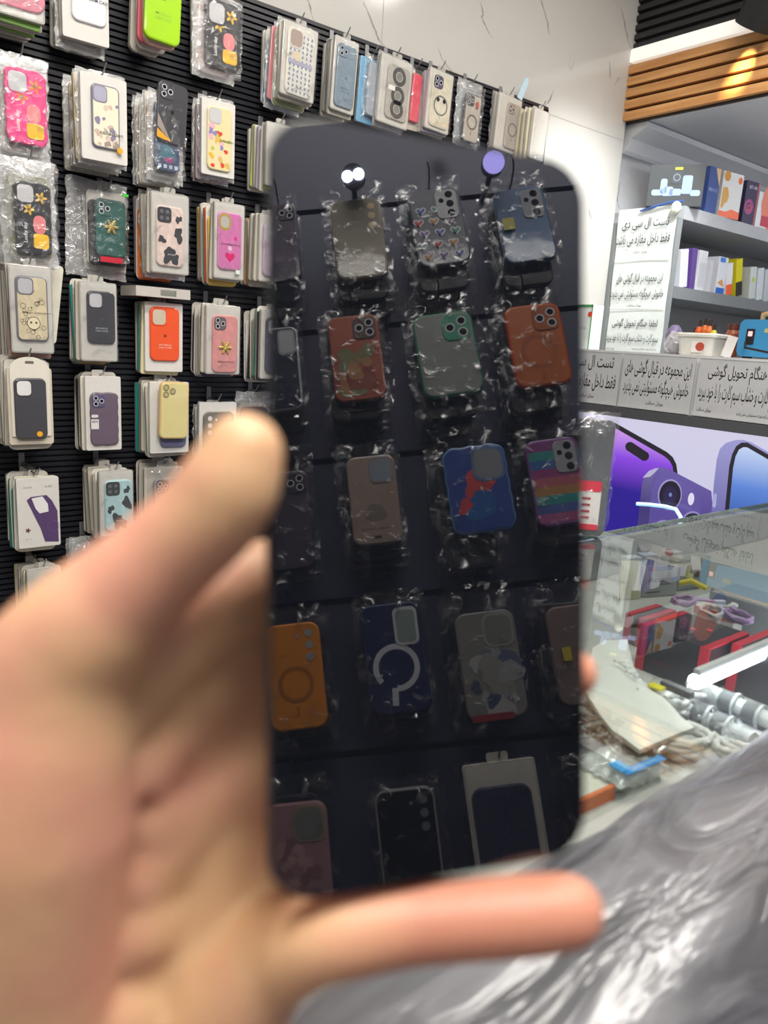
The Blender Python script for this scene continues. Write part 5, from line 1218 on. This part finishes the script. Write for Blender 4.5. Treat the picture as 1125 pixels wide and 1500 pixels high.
# ---- inside the counter: black and red boxes
RED = mat('c8283c', .4, coat=.3); BX = mat('26262c', .4, coat=.3)
def redbox(flp, frp, topz, dx, label, z0=ZI, logo=True):
    """front face left/right bottom corners as seen; the box runs back along +X"""
    topz *= K; dx *= K
    A_ = on(*flp, 2, z0+.001); B_ = on(*frp, 2, z0+.001); x0 = (A_.x+B_.x)/2; w = A_.y-B_.y
    t = thing('accessory_box', label, 'box', M=Matrix.Translation((x0, (A_.y+B_.y)/2, z0+.0005)) @ FACE_X)
    h = topz; q = MB(); q.prism([(-w/2, 0), (w/2, 0), (w/2, h), (-w/2, h)], -dx, 0, BX); q.build('carton', t)
    q = MB()
    for s in (-1, 1):
        q.box((s*(w/2-.005), h/2, -.0002), (.0108, h*1.004, .002), RED); q.box((s*(w/2-.004), h, -dx/2), (.0085, .0016, dx), RED)
    q.build('red_band', t)
    q = MB()
    if logo:
        for k in range(2):
            q.xf = Matrix.Translation((.0+.012*k, h+.0012, -dx*.45-.014*k)) @ Matrix.Rotation(-PI/2, 4, 'X'); q.disc(0, 0, .0036, 0, mat('e04a58', .4)); q.xf = Matrix.Translation((-.02, h+.0012, -dx*.5)) @ Matrix.Rotation(-PI/2, 4, 'X'); q.text('sound', 0, 0, .014, .004, 0, mat('a9a9b0', .4))
        q.xf = Matrix.Identity(4); q.text('PRO', -w*.12, h*.3, .018, .006, .0012, mat('7a2a34', .4)); q.build('print', t)
redbox((931, 976), (1028, 1018), .078, .13, 'large black box with red corner bands under the counter glass')
redbox((1070, 1004), (1150, 1050), .078, .12, 'black box with red bands at the right picture edge under the glass', logo=False)
redbox((907, 940), (945, 948), .055, .10, 'smaller black box with a red band behind the large one', logo=False)
def coil(P, r, n, rad, m, label, cat='cable', sq=.7, seed=0, rot=0.0, name='charging_cable'):
    r *= K; rad *= K; g = random.Random(seed); path = []
    for k in range(n*18):
        a = 2*PI*k/18; rr = r*(1+.10*math.sin(k*.37+seed)); path.append((rr*math.cos(a), rr*sq*math.sin(a), rad+rad*1.5*(k/(n*18))*n*.35+.002*math.sin(k*.9)))
    e = path[-1]; path += [(e[0]+.008, e[1]-.010, rad+.003), (e[0]+.018, e[1]-.018, rad+.001)]
    t = thing(name, label, cat, M=Matrix.Translation(P) @ Matrix.Rotation(rot, 4, 'Z')); q = MB(); q.tube(path, rad, m, 8); q.build('cord', t)
    q = MB(); e = path[-1]; q.box((e[0]+.007, e[1]-.004, e[2]), (.014, .006, .004), mat('e3e3e3', .3), Matrix.Rotation(-.6, 3, 'Z')); q.build('plug', t); return t
zt = ZI+.0425
coil(on(1000, 884, 2, zt), .026, 3, .0032, mat('b78fc0', .4), 'pink-lilac charging cable coil on the black and red box', seed=1)
coil(on(1040, 900, 2, zt), .028, 3, .0034, mat('d5cfcb', .4), 'white charging cable coil between the two lilac ones', seed=2, rot=.5)
coil(on(1078, 908, 2, zt), .028, 4, .0036, mat('a986b8', .4), 'lilac charging cable coil at the right of the white one', seed=3, rot=1.1)
# under them, a carton that carries the coils
P = on(1052, 905, 2, ZI); t = thing('accessory_box', 'flat grey carton beneath the cable coils', 'box', (P.x+.01, P.y-.04, ZI+.001)); q = MB(); q.box((0, 0, .0205), (.07, .09, .041), mat('9a9ca2', .4)); q.build('carton', t)
# cards standing at the back, mostly put in for reflections on the glass
def standee(blp, brp, h, label, m, art=None, z0=ZI, lean=.12, name='card', cat='card', dp=.004):
    h *= K; dp *= K
    A_ = on(*blp, 2, z0); B_ = on(*brp, 2, z0); ex = (B_-A_); w = ex.length; ex.normalize(); nrm = ex.cross(Vector((0, 0, 1))); c = (A_+B_)/2
    M = Matrix(((ex.x, 0, nrm.x, c.x), (ex.y, 0, nrm.y, c.y), (0, 1, 0, z0+.001), (0, 0, 0, 1))) @ Matrix.Rotation(-lean, 4, 'X')
    t = thing(name, label, cat, M=M); q = MB(); q.prism([(-w/2, 0), (w/2, 0), (w/2, h), (-w/2, h)], -dp, 0, mat(m, .4, coat=.2)); q.build('sheet', t)
    if art: q = MB(); art(q, w, h); q.build('print', t)
def aacc(q, w, h):
    q.text('Accent', 0, h*.55, w*.7, h*.16, .0012, mat('3a3a3e', .4)); q.box((0, h*.9, .001), (w*.7, h*.14, .0006), mat('6a7a98', .4)); q.disc(-w*.2, h*.9, h*.07, .0018, mat('c04a44', .4)); q.box((w*.15, h*.38, .001), (w*.3, h*.025, .0006), mat('55555a', .4)); q.box((-w*.2, h*.14, .001), (w*.4, h*.025, .0006), mat('3a3a3e', .4))
standee((940, 876), (990, 872), .070, 'grey card lettered Accent standing under the counter glass', 'a5a6a6', aacc)
standee((908, 880), (936, 878), .085, 'cream envelope standing left of the grey card under the glass', 'd0cba6', None, lean=.16)
standee((992, 866), (1034, 860), .075, 'grey-green box with a small camera hole under the counter glass', '9aa09a', lambda q, w, h: q.disc(w*.1, h*.45, .005, .001, LENS), dp=.03, name='accessory_box', cat='box', lean=0)
for k, px in enumerate((915, 938, 975)): standee((px, 862-5*k), (px+20, 860-5*k), .07, ('pale boxed adapter at the back left under the glass', 'blue-white boxed adapter at the back under the glass', 'blue-white boxed adapter right of the other one at the back')[k], ('c5cbd0', 'b0bcd6', 'bcc8dc')[k], dp=.025, name='accessory_box', cat='box', lean=0)
P = on(1008, 858, 2, ZI+.052); q = MB(); q.tube([P+Vector((0, .012, 0)), P+Vector((.006, 0, .006)), P+Vector((.012, -.02, 0))], .004, mat('d8c428', .4)); o = q.build('ribbon'); tag(o, 'yellow ribbon lying on the grey-green box under the counter glass', 'ribbon')
for k, px in enumerate((1056, 1078, 1102)):
    P = on(px, 862+9*k, 2, ZI+.012); t = thing('accessory_box', ('small picture card in the back right tray under the glass', 'second small picture card in the tray under the glass', 'third small picture card in the tray at the right edge')[k], 'card', (P.x, P.y, ZI)); q = MB(); q.box((0, 0, .006), (.024, .018, .012), mat(('b9a9a0', 'b0b4bc', 'a4a0ac')[k], .4)); q.build('carton', t)
standee((1012, 922), (1070, 940), .05, 'white box with orange top put in for a reflection on the glass', 'd8d5d2', lambda q, w, h: q.box((0, h*.85, .001), (w, h*.3, .0006), mat('e0764a', .4)), dp=.05, name='accessory_box', cat='box', lean=0)  # added carton in place of a shelf box mirrored by the glass
# paper bag with handwriting
ZP = ZI+.030
OUT = [(868, 949), (886, 940), (919, 936), (924, 966), (941, 999), (962, 1014), (982, 1029), (1006, 1056), (1017, 1068), (997, 1074), (971, 1081), (937, 1098), (915, 1085), (898, 1070), (880, 1045), (858, 1015)]
pts = [on(x, y, 2, ZP) for x, y in OUT]; cen = sum(pts, Vector())/len(pts)
t = thing('paper_bag', 'white paper bag with a handwritten Persian note under the glass', 'bag', cen)
q = MB(); N = 5; rings = []
for j in range(N+1):
    u = j/N; rings.append([tuple((p-cen)*(1-u*.98)+Vector((0, 0, .008*math.sin(u*PI*.5)+.002*math.sin(i*1.7+u*5)*(1-u)))) for i, p in enumerate(pts)])
q.rings(rings[::-1], mat('e4e2dc', .5, bump=.12, bscale=30), False, False, True); q.rings([[(x, y, z-.004) for x, y, z in rings[0]], rings[0]], mat('c9c6be', .5), True, False); q.build('bag', t)
q = MB(); a = on(905, 970, 2, ZP+.010)-cen; c = on(934, 996, 2, ZP+.010)-cen; dirv = Vector((c.x-a.x, c.y-a.y, 0)); ang = math.atan2(dirv.y, dirv.x)
q.xf = Matrix.Translation((a+c)/2+Vector((0, 0, .002))) @ Matrix.Rotation(ang, 4, 'Z'); q.text(persian('کابل اصل'), 0, 0, dirv.length*1.1, .011, 0, INK); q.build('lettering', t)
# white coiled leads in clear bags
def bagged(px, r, n, label, seed, bw, bh, rot):
    P = on(*px, 2, ZI+.012); t = coil(P, r, n, .0050, mat('e6e3de', .4), label, 'cable', .62, seed, rot)
    f = film_sheet(t, bw*K, bh*K, .011, FILM_DARK, .009, seed); return t
bagged((1000, 1090), .040, 4, 'bagged coil of white cable nearest the padded rail', 5, .14, .10, -.5)
bagged((1076, 1108), .026, 3, 'bagged coil of white cable right of the nearest one', 6, .10, .09, -.9)
bagged((988, 1034), .026, 3, 'bagged coil of white cable beside the paper bag', 7, .11, .09, .3)
P = on(962, 1006, 2, ZI+.036); t = thing('swing_tag', 'yellow tag with a ribbed grey grip beside the paper bag', 'tag', P); q = MB(); q.box((0, 0, 0), (.010, .014, .002), mat('d8cc1e', .4)); q.build('tag', t); q = MB(); q.box((.013, -.014, 0), (.008, .032, .007), mat('6e6e6e', .5, bump=.8, bscale=400)); q.build('grip', t)
# bag with black clip and thin leads, left
P = on(880, 1090, 2, ZI); t = thing('accessory_bag', 'clear bag with a black clip and thin wires near the smartphone', 'bag', P)
film_sheet(t, .085, .09, .017, FILM, .014, 31, crumple=.003)
q = MB(); q.tube([(-.02, .013, .014), (0, .0, .02), (.014, -.024, .014)], [.005, .007, .004], mat('2c2e28', .4)); q.build('clip', t)
q = MB(); g = random.Random(9)
for k in range(7): q.tube([(g.uniform(-.033, .033), g.uniform(-.033, .033), g.uniform(.008, .024)) for _ in range(5)], .0008, mat('4a4a48', .4), 5)
q.build('wires', t)
q = MB(); q.tube([(.014, -.027, .014), (.024, -.037, .015)], .0035, mat('d8cf9a', .4)); q.build('plug', t)
P = on(872, 1034, 2, ZI+.014); t = thing('accessory_box', 'white box with a dark band under the corner of the paper bag', 'box', (P.x, P.y, ZI)); q = MB(); q.box((0, 0, .007), (.04, .06, .014), mat('d5d3cf', .4), Matrix.Rotation(.3, 3, 'Z')); q.build('carton', t); q = MB(); q.box((-.004, 0, .0145), (.009, .056, .001), mat('3a3a3c', .4), Matrix.Rotation(.3, 3, 'Z')); q.build('print', t)
# blue labelled bag
A0, A1 = on(912, 1152, 2, ZI+.012), on(968, 1128, 2, ZI+.012); c = (A0+A1)/2; d = (A1-A0); ang = math.atan2(d.y, d.x)
t = thing('accessory_bag', 'clear zip bag with a bright blue label strip near the padded rail', 'bag', M=Matrix.Translation(c) @ Matrix.Rotation(ang, 4, 'Z'))
film_sheet(t, d.length*1.3, .05, .002, FILM_HAZY, .006, 41, pos=(0, .02), crumple=.003)
q = MB(); q.box((0, 0, .012), (d.length, .007, .001), mat('2f8fd8', .35)); q.box((-d.length*.42, .008, .0125), (.012, .014, .001), mat('4aa0e0', .35)); q.xf = Matrix.Translation((0, 0, .0128)); q.text('quality accessories', 0, 0, d.length*.6, .0035, 0, mat('dbe8f4', .4)); q.build('label_strip', t)
A0, A1 = on(856, 1172, 2, ZI+.01), on(882, 1160, 2, ZI+.01); c = (A0+A1)/2; d = A1-A0
t = thing('accessory_box', 'orange edged white box by the smartphone near the padded rail', 'box', M=Matrix.Translation((c.x, c.y, ZI)) @ Matrix.Rotation(math.atan2(d.y, d.x), 4, 'Z')); q = MB(); q.box((0, .02, .005), (.05, .04, .010), mat('d8d4c8', .4)); q.build('carton', t); q = MB(); q.box((0, -.0003, .006), (.05, .004, .0125), mat('d8764a', .4)); q.build('orange_edge', t)
# white tray with watch-strap rings
A0, A1 = on(1005, 1010, 2, ZI+.01), on(1135, 1075, 2, ZI+.01); c = (A0+A1)/2; d = A1-A0; ang = math.atan2(d.y, d.x)
t = thing('tray', 'long white tray holding rolled grey straps under the LED tube', 'tray', M=Matrix.Translation((c.x, c.y, ZI+.001)) @ Matrix.Rotation(ang, 4, 'Z')); q = MB(); q.box((0, 0, .004), (d.length, .03, .008), mat('d9dce0', .35)); q.build('tray', t)
bar = [(x_, .0078*math.cos(2*PI*i/16), .0078*math.sin(2*PI*i/16)+.019) for x_ in (-d.length*.46, d.length*.5) for i in range(16)]
q = MB(); q.rings([bar[:16], bar[16:]], mat('dfe2e5', .3)); q.build('bar', t)
dv = d.normalized()
side_ = Vector((dv.y, -dv.x, 0))
if side_.x > 0: side_ = -side_
P2 = c+side_*.034; t = thing('tray', 'second white strap bar lying in front of the long tray under the glass', 'tray', M=Matrix.Translation((P2.x, P2.y, ZI)) @ Matrix.Rotation(ang, 4, 'Z')); q = MB(); q.rings([[(x_, y_, z_-.0135) for x_, y_, z_ in bar[:16]], [(x_, y_, z_-.0075) for x_, y_, z_ in bar[16:]]], mat('dfe2e5', .3)); q.build('bar', t)
for k, (fr, two) in enumerate(((-.02, 0), (.24, 0), (-.06, 1), (.16, 1))):
    P = (P2 if two else c)+dv*(fr*d.length); P = Vector((P.x, P.y, ZI+(.0105 if two else .019)))
    t = thing('rolled_strap', ('grey strap rolled round the long tray bar, left one', 'grey strap rolled round the long tray bar, right one', 'grey strap rolled round the nearer white bar, left one', 'grey strap rolled round the nearer white bar, right one')[k], 'strap', M=Matrix.Translation(P) @ Matrix.Rotation(ang+.15, 4, 'Z'))
    q = MB(); cc = lambda r, x: [(x, r*math.cos(2*PI*i/24), r*math.sin(2*PI*i/24)) for i in range(24)]
    q.rings([cc(.0082, -.006), cc(.0104, -.006), cc(.0104, .006), cc(.0082, .006), cc(.0082, -.006)], mat('6e7174', .45), False, False, False); q.build('strap', t)
    q = MB(); q.rings([cc(.0103, .0075), cc(.0122, .0075), cc(.0122, .0105), cc(.0103, .0105), cc(.0103, .0075)], mat('d0d3d6', .35), False, False); q.build('edge_band', t)
# standing pack at the far edge of the counter, beside the phone
A0 = on(842, 779, 2, ZG+.001); A1 = on(876, 776, 2, ZG+.001)
cx_ = on(843, 781, 2, ZG+.001); M = Matrix.Translation(cx_+Vector((0, -.012, 0))) @ Matrix.Rotation(-.75, 4, 'Z') @ FACE_L @ Matrix.Rotation(-.06, 4, 'X')
t = thing('packaged_phone_case', 'dark grey wrapped case with a red and white card standing on the counter glass', 'phone case', M=M)
wq, hq = .066, .182
q = MB(); q.prism(rrect(wq, hq, .012, 5, 0, hq/2), -.004, .004, mat('55595e', .35, coat=.6), .002); q.build('case', t)
q = MB(); q.prism(rrect(wq*.62, hq*.40, .003, 3, wq*.02, hq*.26), .004, .0052, mat('dcd9d6', .4)); q.prism(rrect(wq*.62, hq*.09, .003, 3, wq*.02, hq*.43), .0052, .0058, mat('d02440', .4)); q.prism(rrect(wq*.62, hq*.05, .003, 3, wq*.02, hq*.08), .0052, .0058, mat('d02440', .4))
for k in range(4): q.box((wq*.0, hq*(.16+.055*k), .0056), (wq*.2, hq*.02, .0004), mat('a83a48', .4))
q.build('insert_card', t)
film_sheet(t, wq*1.12, hq*1.08, .001, FILM, .010, 51, pos=(0, hq*.52))
# pale blue glowing lead lying over the far glass edge
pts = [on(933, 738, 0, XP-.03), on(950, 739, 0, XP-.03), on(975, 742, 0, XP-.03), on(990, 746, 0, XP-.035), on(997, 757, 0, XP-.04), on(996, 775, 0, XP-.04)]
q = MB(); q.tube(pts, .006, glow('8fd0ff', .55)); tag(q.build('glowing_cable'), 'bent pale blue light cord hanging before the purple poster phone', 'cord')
